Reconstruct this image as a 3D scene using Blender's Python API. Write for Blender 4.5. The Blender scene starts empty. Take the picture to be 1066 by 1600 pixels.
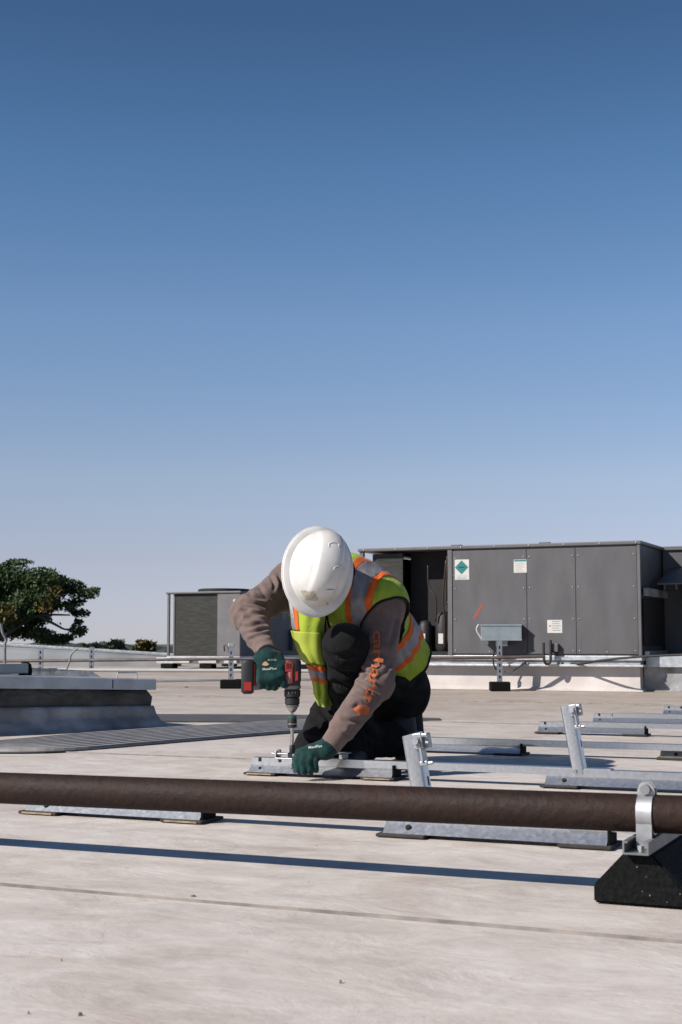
import bpy, bmesh, math, random
import numpy as np
from mathutils import Vector, Matrix, noise as mnoise
from mathutils.bvhtree import BVHTree

random.seed(7)
rng = np.random.default_rng(7)
scene = bpy.context.scene
C = scene.collection
R = math.radians

# ------------------------------------------------------------------ camera
FPX, CX, CY, HOR, CAMH = 2222.0, 533.0, 800.0, 1003.0, 0.415
PITCH = math.atan((HOR - CY) / FPX)
cam_data = bpy.data.cameras.new("camera")
cam = bpy.data.objects.new("camera", cam_data)
C.objects.link(cam)
cam.location = (0, 0, CAMH)
cam.rotation_euler = (math.pi / 2 + PITCH, 0, 0)
cam_data.sensor_fit = 'VERTICAL'
cam_data.sensor_height = 36.0
cam_data.sensor_width = 24.0
cam_data.lens = 50.0
cam_data.clip_start = 0.05
cam_data.clip_end = 6000
cam_data.dof.use_dof = True
cam_data.dof.focus_distance = 4.45
cam_data.dof.aperture_fstop = 16.0
scene.camera = cam

# ------------------------------------------------------------------ light
LIGHT = Vector((1.25, 0.62, -1.0)).normalized()      # direction the sunlight travels
SUN_EL = math.asin(-LIGHT.z)
SUN_ROT = math.atan2(-LIGHT.x, -LIGHT.y)
world = bpy.data.worlds.new("World")
scene.world = world
world.use_nodes = True
wn = world.node_tree
sky = wn.nodes.new('ShaderNodeTexSky')
sky.sky_type = 'NISHITA'
sky.sun_disc = False
sky.sun_elevation = SUN_EL
sky.sun_rotation = SUN_ROT
sky.altitude = 0
sky.air_density = 1.0
sky.dust_density = 0.0
sky.ozone_density = 6.0
# hazy summer air: tint by elevation only (the same all round the horizon)
_geo = wn.nodes.new('ShaderNodeTexCoord')
_sep = wn.nodes.new('ShaderNodeSeparateXYZ')
wn.links.new(_geo.outputs['Generated'], _sep.inputs[0])
_rmp = wn.nodes.new('ShaderNodeValToRGB')
_st = [(0.0, (0.96, 0.985, 1.40)), (0.057, (1.31, 1.02, 1.13)), (0.113, (1.59, 1.21, 1.15)), (0.22, (1.41, 1.28, 1.24)), (0.32, (1.0, 1.12, 1.15)), (0.41, (0.71, 0.84, 0.90)), (1.0, (0.50, 0.64, 0.74))]
_el = _rmp.color_ramp.elements
_el[0].position, _el[0].color = _st[0][0], (*[c / 2 for c in _st[0][1]], 1)
_el[1].position, _el[1].color = _st[-1][0], (*[c / 2 for c in _st[-1][1]], 1)
for _p, _c in _st[1:-1]:
    _e = _el.new(_p); _e.color = (*[c / 2 for c in _c], 1)
wn.links.new(_sep.outputs['Z'], _rmp.inputs[0])
_mul = wn.nodes.new('ShaderNodeVectorMath'); _mul.operation = 'MULTIPLY'
wn.links.new(sky.outputs[0], _mul.inputs[0]); wn.links.new(_rmp.outputs[0], _mul.inputs[1])
_sc = wn.nodes.new('ShaderNodeVectorMath'); _sc.operation = 'SCALE'; _sc.inputs['Scale'].default_value = 2.0
wn.links.new(_mul.outputs[0], _sc.inputs[0])
wn.links.new(_sc.outputs[0], wn.nodes['Background'].inputs[0])
wn.nodes['Background'].inputs[1].default_value = 0.0605
sun_data = bpy.data.lights.new("sun", 'SUN')
sun_data.energy = 5.0
sun_data.angle = R(0.53)
sun_data.color = (1.0, 0.92, 0.845)
sun = bpy.data.objects.new("sun", sun_data)
C.objects.link(sun)
sun.rotation_euler = LIGHT.to_track_quat('-Z', 'Y').to_euler()
scene.view_settings.view_transform = 'Standard'
scene.view_settings.look = 'None'
scene.view_settings.exposure = 0.49
scene.view_settings.gamma = 1.0

# ------------------------------------------------------------------ pixel helpers
_f = Vector((0, math.cos(PITCH), math.sin(PITCH)))
_u = Vector((0, -math.sin(PITCH), math.cos(PITCH)))
def ray(px, py):
    return _f + Vector((1, 0, 0)) * ((px - CX) / FPX) - _u * ((py - CY) / FPX)
def P(px, py, Y):
    d = ray(px, py)
    t = Y / d.y
    return Vector((d.x * t, Y, CAMH + d.z * t))
def G(px, py, z=0.0):
    d = ray(px, py)
    t = (z - CAMH) / d.z
    return Vector((d.x * t, d.y * t, z))

GA = R(24.0)                                    # the roof grid: u to the right and nearer, v away
U = Vector((math.cos(GA), -math.sin(GA), 0))
V = Vector((math.sin(GA), math.cos(GA), 0))

# ------------------------------------------------------------------ object helpers
def tag(o, label=None, cat=None, group=None, kind=None):
    if label: o['label'] = label
    if cat: o['category'] = cat
    if group: o['group'] = group
    if kind: o['kind'] = kind
    return o
def empty(name, loc=(0, 0, 0), rz=0.0, label=None, cat=None, group=None):
    o = bpy.data.objects.new(name, None)
    o.empty_display_size = 0.1
    C.objects.link(o)
    o.location = loc
    o.rotation_euler = (0, 0, rz)
    return tag(o, label, cat, group)
def link_mesh(name, me, m=None, parent=None):
    o = bpy.data.objects.new(name, me)
    C.objects.link(o)
    if m is not None:
        me.materials.append(m)
    if parent is not None:
        o.parent = parent
    return o

class MB:
    """collects shapes, then links them as one mesh object"""
    def __init__(self):
        self.bm = bmesh.new()
    def _xf(self, vs, M):
        if M is not None:
            bmesh.ops.transform(self.bm, matrix=M, verts=vs)
    def box(self, lo, hi, M=None, bevel=0.0, seg=2):
        r = bmesh.ops.create_cube(self.bm, size=1.0)
        vs = r['verts']
        lo, hi = Vector(lo), Vector(hi)
        S = Matrix.Translation((lo + hi) / 2) @ Matrix.Diagonal((*(hi - lo), 1))
        bmesh.ops.transform(self.bm, matrix=S, verts=vs)
        if bevel > 0:
            es = list({e for v in vs for e in v.link_edges})
            br = bmesh.ops.bevel(self.bm, geom=es, offset=bevel, segments=seg, affect='EDGES', profile=0.5)
            vs = list({v for f in br['faces'] for v in f.verts} | {v for v in vs if v.is_valid})
        self._xf(vs, M)
        return self
    def prism(self, prof, a, b, M=None):
        """profile (list of (y,z)) extruded along x from a to b"""
        n = len(prof)
        A = [self.bm.verts.new((a, y, z)) for y, z in prof]
        B = [self.bm.verts.new((b, y, z)) for y, z in prof]
        for i in range(n):
            j = (i + 1) % n
            self.bm.faces.new((A[i], A[j], B[j], B[i]))
        self.bm.faces.new(A[::-1]); self.bm.faces.new(B)
        self._xf(A + B, M)
        return self
    def loft(self, rings, cap=True, M=None):
        n = len(rings[0])
        vv = [[self.bm.verts.new(p) for p in r] for r in rings]
        for k in range(len(vv) - 1):
            for i in range(n):
                j = (i + 1) % n
                self.bm.faces.new((vv[k][i], vv[k][j], vv[k + 1][j], vv[k + 1][i]))
        if cap:
            self.bm.faces.new(vv[0][::-1]); self.bm.faces.new(vv[-1])
        self._xf([v for r in vv for v in r], M)
        return self
    def tube(self, pts, r, n=10, M=None, cap=True):
        pts = [Vector(p) for p in pts]
        rs = r if isinstance(r, (list, tuple)) else [r] * len(pts)
        rings = []
        nrm = None
        for k, p in enumerate(pts):
            t = (pts[min(k + 1, len(pts) - 1)] - pts[max(k - 1, 0)])
            t.normalize()
            if nrm is None:
                nrm = t.orthogonal().normalized()
            else:
                nrm = (nrm - t * nrm.dot(t))
                nrm = nrm.normalized() if nrm.length > 1e-6 else t.orthogonal().normalized()
            b = t.cross(nrm)
            rings.append([p + (nrm * math.cos(2 * math.pi * i / n) + b * math.sin(2 * math.pi * i / n)) * rs[k] for i in range(n)])
        return self.loft(rings, cap, M)
    def lathe(self, prof, n=24, M=None):
        """prof list of (r,z) from bottom to top"""
        rings = [[Vector((max(r, 1e-4) * math.cos(2 * math.pi * i / n), max(r, 1e-4) * math.sin(2 * math.pi * i / n), z)) for i in range(n)] for r, z in prof]
        return self.loft(rings, True, M)
    def poly(self, pts):
        self.bm.faces.new([self.bm.verts.new(p) for p in pts])
        return self
    def build(self, name, m=None, parent=None, smooth=None):
        bmesh.ops.recalc_face_normals(self.bm, faces=self.bm.faces[:])
        me = bpy.data.meshes.new(name)
        self.bm.to_mesh(me); self.bm.free()
        if smooth is not None:
            me.polygons.foreach_set('use_smooth', [True] * len(me.polygons))
            if smooth < 180:
                me.set_sharp_from_angle(angle=R(smooth))
        return link_mesh(name, me, m, parent)

def np_mesh(name, Vv, F, m=None, parent=None, smooth=True):
    me = bpy.data.meshes.new(name)
    me.from_pydata([tuple(v) for v in np.asarray(Vv).tolist()], [], [tuple(f) for f in (F.tolist() if hasattr(F, 'tolist') else F)])
    if smooth:
        me.polygons.foreach_set('use_smooth', [True] * len(me.polygons))
    me.update()
    return link_mesh(name, me, m, parent)

def catmull(pts, n):
    pts = [Vector(p) for p in pts]
    out = []
    for i in range(len(pts) - 1):
        p0, p1, p2, p3 = pts[max(i - 1, 0)], pts[i], pts[i + 1], pts[min(i + 2, len(pts) - 1)]
        for k in range(n):
            t = k / n
            out.append(0.5 * ((2 * p1) + (p2 - p0) * t + (2 * p0 - 5 * p1 + 4 * p2 - p3) * t * t + (3 * p1 - p0 - 3 * p2 + p3) * t ** 3))
    out.append(pts[-1])
    return out

# ------------------------------------------------------------------ materials
ALB = 0.64
def mat(name, col, rough=0.6, metal=0.0, var=0.0, vscale=8.0, col2=None, bump=0.0, bscale=40.0, spec=None, stretch=None, detail=6.0, rvar=0.0):
    if metal < 0.5:
        col = tuple(c * ALB for c in col)
        col2 = tuple(c * ALB for c in col2) if col2 else None
    m = bpy.data.materials.new(name)
    m.use_nodes = True
    nt = m.node_tree
    b = nt.nodes['Principled BSDF']
    b.inputs['Roughness'].default_value = rough
    b.inputs['Metallic'].default_value = metal
    if spec is not None:
        b.inputs['Specular IOR Level'].default_value = spec
    b.inputs['Base Color'].default_value = (*col, 1)
    tc = nt.nodes.new('ShaderNodeTexCoord')
    src = tc.outputs['Object']
    if stretch:
        mp = nt.nodes.new('ShaderNodeMapping')
        mp.inputs['Scale'].default_value = stretch
        nt.links.new(src, mp.inputs[0]); src = mp.outputs[0]
    if var > 0 or col2:
        n = nt.nodes.new('ShaderNodeTexNoise')
        n.inputs['Scale'].default_value = vscale
        n.inputs['Detail'].default_value = detail
        nt.links.new(src, n.inputs['Vector'])
        rp = nt.nodes.new('ShaderNodeValToRGB')
        c2 = col2 if col2 else tuple(c * (1 - var) for c in col)
        c1 = col if col2 else tuple(min(1, c * (1 + var)) for c in col)
        rp.color_ramp.elements[0].position = 0.35
        rp.color_ramp.elements[1].position = 0.65
        rp.color_ramp.elements[0].color = (*c2, 1)
        rp.color_ramp.elements[1].color = (*c1, 1)
        nt.links.new(n.outputs['Fac'], rp.inputs[0])
        nt.links.new(rp.outputs[0], b.inputs['Base Color'])
        if rvar > 0:
            mr = nt.nodes.new('ShaderNodeMapRange')
            mr.inputs['To Min'].default_value = max(0.02, rough - rvar)
            mr.inputs['To Max'].default_value = min(1, rough + rvar)
            nt.links.new(n.outputs['Fac'], mr.inputs[0])
            nt.links.new(mr.outputs[0], b.inputs['Roughness'])
    if bump > 0:
        n2 = nt.nodes.new('ShaderNodeTexNoise')
        n2.inputs['Scale'].default_value = bscale
        n2.inputs['Detail'].default_value = 4
        nt.links.new(src, n2.inputs['Vector'])
        bp = nt.nodes.new('ShaderNodeBump')
        bp.inputs['Strength'].default_value = bump
        bp.inputs['Distance'].default_value = 0.01
        nt.links.new(n2.outputs['Fac'], bp.inputs['Height'])
        nt.links.new(bp.outputs[0], b.inputs['Normal'])
    return m

def roof_material():
    m = bpy.data.materials.new('roof_membrane')
    m.use_nodes = True
    nt = m.node_tree
    b = nt.nodes['Principled BSDF']
    L = nt.links.new
    tc = nt.nodes.new('ShaderNodeTexCoord')
    def noise(scale, detail, rough, stretch=(1, 1, 1), dist=0.0, rz=0.0):
        mp = nt.nodes.new('ShaderNodeMapping')
        mp.inputs['Scale'].default_value = stretch
        mp.inputs['Rotation'].default_value = (0, 0, rz)
        L(tc.outputs['Object'], mp.inputs[0])
        n = nt.nodes.new('ShaderNodeTexNoise')
        n.inputs['Scale'].default_value = scale
        n.inputs['Detail'].default_value = detail
        n.inputs['Roughness'].default_value = rough
        n.inputs['Distortion'].default_value = dist
        L(mp.outputs[0], n.inputs['Vector'])
        return n.outputs['Fac']
    def ramp(fac, stops):
        r = nt.nodes.new('ShaderNodeValToRGB')
        e = r.color_ramp.elements
        e[0].position, e[0].color = stops[0][0], (*stops[0][1], 1)
        e[1].position, e[1].color = stops[-1][0], (*stops[-1][1], 1)
        for p, c in stops[1:-1]:
            k = e.new(p); k.color = (*c, 1)
        L(fac, r.inputs[0])
        return r.outputs[0]
    def mul(a, bb, f=1.0):
        x = nt.nodes.new('ShaderNodeMixRGB')
        x.blend_type = 'MULTIPLY'
        x.inputs[0].default_value = f
        L(a, x.inputs[1]); L(bb, x.inputs[2])
        return x.outputs[0]
    base = ramp(noise(6.5, 12, 0.72, (0.75, 1, 1), 1.2), [(0.30, (0.410, 0.370, 0.335)), (0.5, (0.500, 0.464, 0.428)), (0.66, (0.560, 0.531, 0.497))])
    blot = ramp(noise(1.7, 10, 0.70, (1, 1, 1), 1.0), [(0.34, (0.80, 0.755, 0.715)), (0.52, (1, 1, 1)), (1, (1, 1, 1))])
    streak = ramp(noise(4.2, 10, 0.74, (0.42, 1.0, 1), 1.3, GA * 0.6), [(0.30, (0.74, 0.70, 0.66)), (0.46, (1, 1, 1)), (1, (1, 1, 1))])
    scuff = ramp(noise(16.0, 12, 0.82, (0.8, 1, 1), 3.2), [(0.31, (0.50, 0.455, 0.415)), (0.42, (1, 1, 1)), (1, (1, 1, 1))])
    pale = ramp(noise(9.0, 10, 0.80, (0.8, 1, 1), 2.6), [(0.0, (1, 1, 1)), (0.58, (1, 1, 1)), (0.68, (1.13, 1.14, 1.15))])
    speck = ramp(noise(75.0, 3, 0.6), [(0.22, (0.60, 0.56, 0.52)), (0.31, (1, 1, 1)), (1, (1, 1, 1))])
    c = mul(base, blot, 0.85)
    c = mul(c, streak, 0.75)
    c = mul(c, scuff, 0.9)
    c = mul(c, pale, 1.0)
    c = mul(c, speck, 0.7)
    # grime left by standing water, heavier toward the drains at the back of the roof
    sp = nt.nodes.new('ShaderNodeSeparateXYZ'); L(tc.outputs['Object'], sp.inputs[0])
    mr = nt.nodes.new('ShaderNodeMapRange'); mr.inputs['From Min'].default_value = 3.5; mr.inputs['From Max'].default_value = 11.0
    L(sp.outputs['Y'], mr.inputs[0])
    ad = nt.nodes.new('ShaderNodeMath'); ad.operation = 'MULTIPLY_ADD'; ad.inputs[1].default_value = 1.2; ad.inputs[2].default_value = -0.62
    L(noise(1.1, 8, 0.65, (0.35, 1, 1), 0.8), ad.inputs[0])
    a2 = nt.nodes.new('ShaderNodeMath'); a2.operation = 'ADD'; a2.use_clamp = True
    L(mr.outputs[0], a2.inputs[0]); L(ad.outputs[0], a2.inputs[1])
    c = mul(c, ramp(a2.outputs[0], [(0.0, (1, 1, 1)), (1.0, (0.70, 0.65, 0.60))]), 1.0)
    L(c, b.inputs['Base Color'])
    b.inputs['Roughness'].default_value = 0.62
    b.inputs['Specular IOR Level'].default_value = 0.3
    bp = nt.nodes.new('ShaderNodeBump')
    bp.inputs['Strength'].default_value = 0.38
    bp.inputs['Distance'].default_value = 0.02
    L(noise(7.0, 8, 0.65, (0.6, 1, 1), 0.5), bp.inputs['Height'])
    L(bp.outputs[0], b.inputs['Normal'])
    return m

M = {}
M['roof'] = roof_material()
M['roof_edge'] = mat('roof_concrete', (0.35, 0.33, 0.31), 0.8, var=0.2)
M['seam'] = mat('seam_dirt', (0.17, 0.155, 0.14), 0.8, var=0.4, vscale=14, col2=(0.36, 0.32, 0.29), detail=8)
M['galv'] = mat('galvanised_steel', (0.48, 0.50, 0.52), 0.34, 1.0, var=0.06, vscale=110, rvar=0.05, bump=0.03, bscale=60)
M['galv_dull'] = mat('weathered_galvanised_steel', (0.40, 0.43, 0.45), 0.5, 0.7, var=0.15, vscale=20, rvar=0.1)
M['clampzinc'] = mat('zinc_plated_clamp', (0.36, 0.37, 0.38), 0.48, 0.75, var=0.1, vscale=60, rvar=0.08)
M['bolt'] = mat('bolt_steel', (0.26, 0.265, 0.27), 0.48, 0.8)
M['hole'] = mat('hole_black', (0.006, 0.006, 0.007), 0.9)
M['pipe_paint'] = mat('brown_pipe_paint', (0.033, 0.0165, 0.0115), 0.68, var=0.25, vscale=26, col2=(0.022, 0.0122, 0.0095), bump=0.3, bscale=70, rvar=0.12, spec=0.22, detail=9)
M['rubber'] = mat('black_recycled_rubber', (0.0075, 0.0085, 0.0085), 0.85, var=0.5, vscale=120, bump=0.3, bscale=140, spec=0.12)
M['pad'] = mat('rubber_pad', (0.035, 0.032, 0.028), 0.85, var=0.3, vscale=30)
M['pad_edge'] = mat('tan_pad_edge', (0.36, 0.27, 0.17), 0.85, var=0.25, vscale=40)
M['fleck'] = mat('pale_fleck', (0.24, 0.24, 0.22), 0.8)
M['hvac'] = mat('grey_cabinet_paint', (0.126, 0.127, 0.135), 0.55, var=0.11, vscale=7, bump=0.14, bscale=160, spec=0.3, stretch=(1, 1, 0.35), detail=10)
M['hvac_lip'] = mat('grey_cabinet_trim', (0.140, 0.139, 0.146), 0.5, var=0.1, vscale=6)
M['hvac_seam'] = mat('panel_gap', (0.03, 0.03, 0.032), 0.8)
M['coil'] = mat('condenser_coil', (0.030, 0.033, 0.028), 0.6, 0.3, var=0.45, vscale=7, bump=0.4, bscale=220, stretch=(1, 1, 6))
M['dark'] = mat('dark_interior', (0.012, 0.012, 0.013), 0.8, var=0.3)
M['copper'] = mat('tarnished_copper', (0.05, 0.035, 0.03), 0.45, 0.6, var=0.2)
M['white_lab'] = mat('label_white', (0.72, 0.71, 0.68), 0.6, var=0.05)
M['teal'] = mat('label_teal', (0.0, 0.20, 0.21), 0.6)
M['print'] = mat('print_grey', (0.12, 0.12, 0.12), 0.7)
M['redmark'] = mat('red_marker', (0.42, 0.07, 0.04), 0.7)
M['curb_white'] = mat('white_flashing', (0.68, 0.63, 0.60), 0.65, var=0.12, vscale=4, bump=0.3, bscale=12)
M['curb_grey'] = mat('grey_blue_flashing', (0.36, 0.37, 0.38), 0.7, var=0.4, vscale=6, bump=1.0, bscale=14, detail=10)
M['curb_dirty'] = mat('weathered_curb_band', (0.15, 0.14, 0.125), 0.8, var=0.5, vscale=6, bump=1.0, bscale=26, col2=(0.050, 0.043, 0.036), detail=10, stretch=(1, 1, 2.2))
M['cap'] = mat('pale_metal_cap', (0.58, 0.63, 0.66), 0.45, 0.25, var=0.16, vscale=9, detail=10)
M['pvc'] = mat('white_pvc', (0.60, 0.59, 0.575), 0.4, var=0.06)
M['gaspipe'] = mat('brown_gas_pipe', (0.13, 0.09, 0.08), 0.55, var=0.3, vscale=10)
M['conduit'] = mat('grey_conduit', (0.32, 0.34, 0.36), 0.4, 0.7, var=0.15, vscale=10)
M['blackcable'] = mat('black_cable', (0.015, 0.015, 0.016), 0.6)
M['jbox'] = mat('galvanised_box', (0.36, 0.43, 0.46), 0.5, 0.35, var=0.08, vscale=12)
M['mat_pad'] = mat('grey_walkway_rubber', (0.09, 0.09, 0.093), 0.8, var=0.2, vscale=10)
M['mat_rib'] = mat('grey_walkway_rib', (0.40, 0.39, 0.38), 0.8, var=0.15, vscale=14)
M['parapet'] = mat('parapet_membrane', (0.22, 0.24, 0.26), 0.7, var=0.2, vscale=1.2, bump=0.3, bscale=6)
M['ground'] = mat('far_ground', (0.10, 0.11, 0.07), 0.9, var=0.3, vscale=0.02)
M['wood_far'] = mat('far_woodland', (0.030, 0.045, 0.040), 0.9, var=0.4, vscale=0.15)  # distance haze put into the colour as a bluish tint
M['bark'] = mat('tree_bark', (0.10, 0.085, 0.07), 0.85, var=0.3, vscale=6)
def leaf_mat(name, a, b):
    m = mat(name, a, 0.6, var=0.3, vscale=1.3, col2=b)
    m.node_tree.nodes['Principled BSDF'].inputs['Specular IOR Level'].default_value = 0.25
    return m
M['leaf'] = leaf_mat('tree_leaves', (0.085, 0.140, 0.045), (0.040, 0.072, 0.028))
M['leaf_y'] = leaf_mat('turning_leaves', (0.17, 0.125, 0.03), (0.07, 0.075, 0.02))
M['leaf_far'] = leaf_mat('far_tree_leaves', (0.085, 0.115, 0.065), (0.05, 0.072, 0.048))
# worker
M['skin'] = mat('skin', (0.42, 0.26, 0.19), 0.5, var=0.08)
M['hair'] = mat('dark_hair', (0.012, 0.010, 0.009), 0.5)
def fabric(name, col, var=0.12, vscale=30, bump=0.25, bscale=420, rough=0.9):
    m = mat(name, col, rough, var=var, vscale=vscale, bump=bump, bscale=bscale, spec=0.12)
    b = m.node_tree.nodes['Principled BSDF']
    b.inputs['Sheen Weight'].default_value = 0.12
    return m
M['sweat'] = fabric('mauve_brown_sweatshirt', (0.200, 0.145, 0.130))
M['cuff'] = fabric('sweatshirt_ribbing', (0.225, 0.160, 0.142))
M['trousers'] = fabric('black_work_trousers', (0.0105, 0.0108, 0.0118), var=0.35, vscale=9, bump=0.35)
M['trousers'].node_tree.nodes['Principled BSDF'].inputs['Sheen Weight'].default_value = 0.02
M['dust'] = mat('plaster_dust', (0.30, 0.29, 0.28), 0.9)
M['lime'] = fabric('lime_mesh_fabric', (0.42, 0.56, 0.06), var=0.06, bump=0.35, bscale=260)
M['limeg'] = fabric('lime_pocket_fabric', (0.49, 0.59, 0.08), var=0.06)
M['reflect'] = mat('grey_reflective_tape', (0.30, 0.29, 0.31), 0.5, 0.15, var=0.10, vscale=25, bump=0.15, bscale=120)
M['orange'] = fabric('orange_trim_fabric', (0.85, 0.16, 0.025), var=0.08)
M['binding'] = fabric('black_edge_binding', (0.012, 0.012, 0.013))
M['glove'] = fabric('dark_teal_knit_glove', (0.008, 0.047, 0.045), var=0.3, vscale=60, bump=0.4, bscale=300, rough=0.8)
M['glove_dip'] = mat('black_nitrile_dip', (0.010, 0.022, 0.022), 0.6, var=0.2, bump=0.2, bscale=200)
M['gprint'] = mat('white_glove_print', (0.55, 0.58, 0.55), 0.8)
M['gpeach'] = mat('peach_glove_print', (0.62, 0.38, 0.22), 0.8)
M['boot'] = mat('black_boot_leather', (0.009, 0.0085, 0.008), 0.6, var=0.3, bump=0.2, bscale=90)
M['sole'] = mat('boot_sole', (0.012, 0.0115, 0.011), 0.85)
M['oprint'] = mat('orange_sleeve_print', (0.54, 0.14, 0.045), 0.9)
M['hat'] = mat('white_hard_hat', (0.91, 0.895, 0.865), 0.40, var=0.04, vscale=14, col2=(0.74, 0.725, 0.69), rvar=0.08, bump=0.02, bscale=25)
M['residue'] = mat('sticker_residue', (0.50, 0.43, 0.30), 0.8, var=0.3, vscale=90, col2=(0.68, 0.65, 0.58))
M['scuff'] = mat('hat_scuff', (0.25, 0.25, 0.25), 0.8)
# drill
M['dred'] = mat('red_tool_plastic', (0.46, 0.028, 0.014), 0.4, var=0.08)
M['dblack'] = mat('black_tool_rubber', (0.014, 0.014, 0.015), 0.6, var=0.2)
M['dgrey'] = mat('grey_gear_case', (0.16, 0.165, 0.17), 0.42, 0.6)
M['dsteel'] = mat('drill_steel', (0.48, 0.46, 0.43), 0.3, 1.0)
M['dgreen'] = mat('green_collar', (0.02, 0.12, 0.09), 0.5)
M['side_shade'] = mat('shade_painted_side', (0.055, 0.066, 0.088), 0.55, var=0.1)  # shade on the far unit's side, painted into its base colour
M['chan_dark'] = mat('weathered_strut', (0.17, 0.18, 0.19), 0.55, 0.6, var=0.2, vscale=20)
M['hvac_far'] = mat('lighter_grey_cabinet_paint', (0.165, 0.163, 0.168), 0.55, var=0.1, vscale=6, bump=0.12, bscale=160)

# ================================================================== SETTING
def uv_of(p):
    return p.dot(U), p.dot(V)
def W(u, v, z=0.0):
    return U * u + V * v + Vector((0, 0, z))

vA = uv_of(G(533, 1426))[1]
vB = uv_of(G(400, 1186))[1]
SW = vB - vA
roof = MB().box((-24, -6, -0.5), (24, 27.5, -0.012)).build('roof_deck', M['roof_edge'])
roof.rotation_euler = (0, 0, -GA)
tag(roof, kind='structure')
k0 = int(math.floor((-6 - vA) / SW))
k = k0
while vA + k * SW < 27.4:
    v0, v1 = max(vA + k * SW, -5.99), min(vA + (k + 1) * SW, 27.49)
    mb = MB()
    mb.prism([(v0 + 0.0015, -0.011), (v1 - 0.0015, -0.011), (v1 - 0.0015, -0.003), (v0 + 0.0015, 0.0)], -24, 24)
    mb.build('membrane_sheet', M['roof'], roof)
    # dirt-filled lap seam, a thin bead with a wandering width
    mb = MB(); A = []
    n = 420
    for i in range(n):
        x = -6 + 14 * i / (n - 1)
        w = 0.0019 + 0.0035 * max(0, mnoise.noise((x * 2.1, k * 7.3, 0.2)) + 0.1) + 0.012 * max(0, mnoise.noise((x * 3.1, k * 3.3, 5.2)) - 0.42)
        o = 0.003 * mnoise.noise((x * 0.9, k, 9.1))
        A.append((mb.bm.verts.new((x, v0 - w + o, -0.0035)), mb.bm.verts.new((x, v0 - w * 0.4 + o, 0.0022)), mb.bm.verts.new((x, v0 + w + o, 0.0015))))
    for a, b in zip(A[:-1], A[1:]):
        mb.bm.faces.new((a[0], b[0], b[1], a[1])); mb.bm.faces.new((a[1], b[1], b[2], a[2]))
    mb.build('seam_bead', M['seam'], roof)
    k += 1

ground = MB().box((-4000, -200, -9), (4000, 5000, -8)).build('ground', M['ground'])
tag(ground, kind='structure')

# far wooded hills: a bumpy ridge of its own depth
def ridge(name, Y0, depth, x0, x1, ztop, amp, m, seed, label):
    nx, ny = 260, 14
    vv, ff = [], []
    for j in range(ny):
        for i in range(nx):
            x = x0 + (x1 - x0) * i / (nx - 1)
            t = j / (ny - 1)
            prof = math.sin(math.pi * min(1, t * 1.15 + 0.02)) ** 0.5 if t < 0.85 else 0.6
            z = -8 + (ztop + 8) * prof + amp * (mnoise.noise((x * 0.05, t * 3 + seed, 0)) + 0.7 * mnoise.noise((x * 0.17, t * 7, seed)) + 0.4 * mnoise.noise((x * 0.5, t * 17, seed))) * (0.3 + prof)
            if j == 0: z = -8.2
            vv.append((x, Y0 + depth * t, z))
    for j in range(ny - 1):
        for i in range(nx - 1):
            a = j * nx + i
            ff.append((a, a + 1, a + nx + 1, a + nx))
    o = np_mesh(name, np.array(vv), np.array(ff), m, None, smooth=False)
    tag(o, label, 'woodland', kind='stuff')
ridge('woodland', 420, 60, -260, 260, -1.0, 1.3, M['wood_far'], 3.0, 'dark far-off wooded ridge along the horizon beyond the roof')

# low parapet upstand far left
pe = empty('parapet_wall', P(-60, 1040, 25.5), label='low pale membrane-covered parapet sloping down toward the far condenser unit', cat='parapet')
pl, pr = P(-60, 1004, 25.5), P(275, 1024.5, 24.6)
def seg_prism(a, b, ha, hb, th, mb):
    d = (b - a); d.z = 0; d.normalize(); nn = Vector((-d.y, d.x, 0))
    a0, b0 = Vector((a.x, a.y, 0)), Vector((b.x, b.y, 0))
    r0 = [a0 - nn * th * .9, a0 + nn * th, a0 + nn * th * .8 + Vector((0, 0, ha)), a0 - nn * th * .2 + Vector((0, 0, ha)), a0 - nn * th * .6 + Vector((0, 0, ha * .8))]
    r1 = [b0 - nn * th * .9, b0 + nn * th, b0 + nn * th * .8 + Vector((0, 0, hb)), b0 - nn * th * .2 + Vector((0, 0, hb)), b0 - nn * th * .6 + Vector((0, 0, hb * .8))]
    mb.loft([r0, r1])
org = pe.location.copy(); org.z = 0; pe.location = org
mb = MB(); seg_prism(pl - org, pr - org, pl.z, pr.z, 0.3, mb); mb.build('upstand', M['parapet'], pe)
mb = MB()
d0 = (pr - pl); 
a0 = pl - org; b0 = pr - org
mb.tube([a0 + Vector((0, -.1, .012)), b0 + Vector((0, -.1, .012))], 0.03, 6).build('coping', M['galv_dull'], pe)

# ================================================================== TREES
def leaf_cloud(blobs, n, size, fl=0.7, seed=1, tilt=0.9):
    r = np.random.default_rng(seed)
    vol = np.array([b[1][0] * b[1][1] * b[1][2] for b in blobs]); vol = vol / vol.sum()
    VV, FF = [], []
    idx = r.choice(len(blobs), n, p=vol)
    for i in idx:
        c, rad = blobs[i]
        d = r.normal(size=3); d /= np.linalg.norm(d)
        rr = r.random() ** 0.45
        p = np.array(c) + d * rr * np.array(rad)
        hole = mnoise.noise((p[0] * 1.1, p[1] * 1.1, p[2] * 1.6))
        if hole < -0.24:
            continue
        s = size * (0.6 + 0.8 * r.random())
        a = r.normal(size=3); a /= np.linalg.norm(a)
        b = np.cross(a, r.normal(size=3)); b /= np.linalg.norm(b)
        k = len(VV)
        VV += [p - a * s, p + b * s * .45, p + a * s, p - b * s * .45]
        FF.append((k, k + 1, k + 2, k + 3))
    return np.array(VV), np.array(FF)

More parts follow.
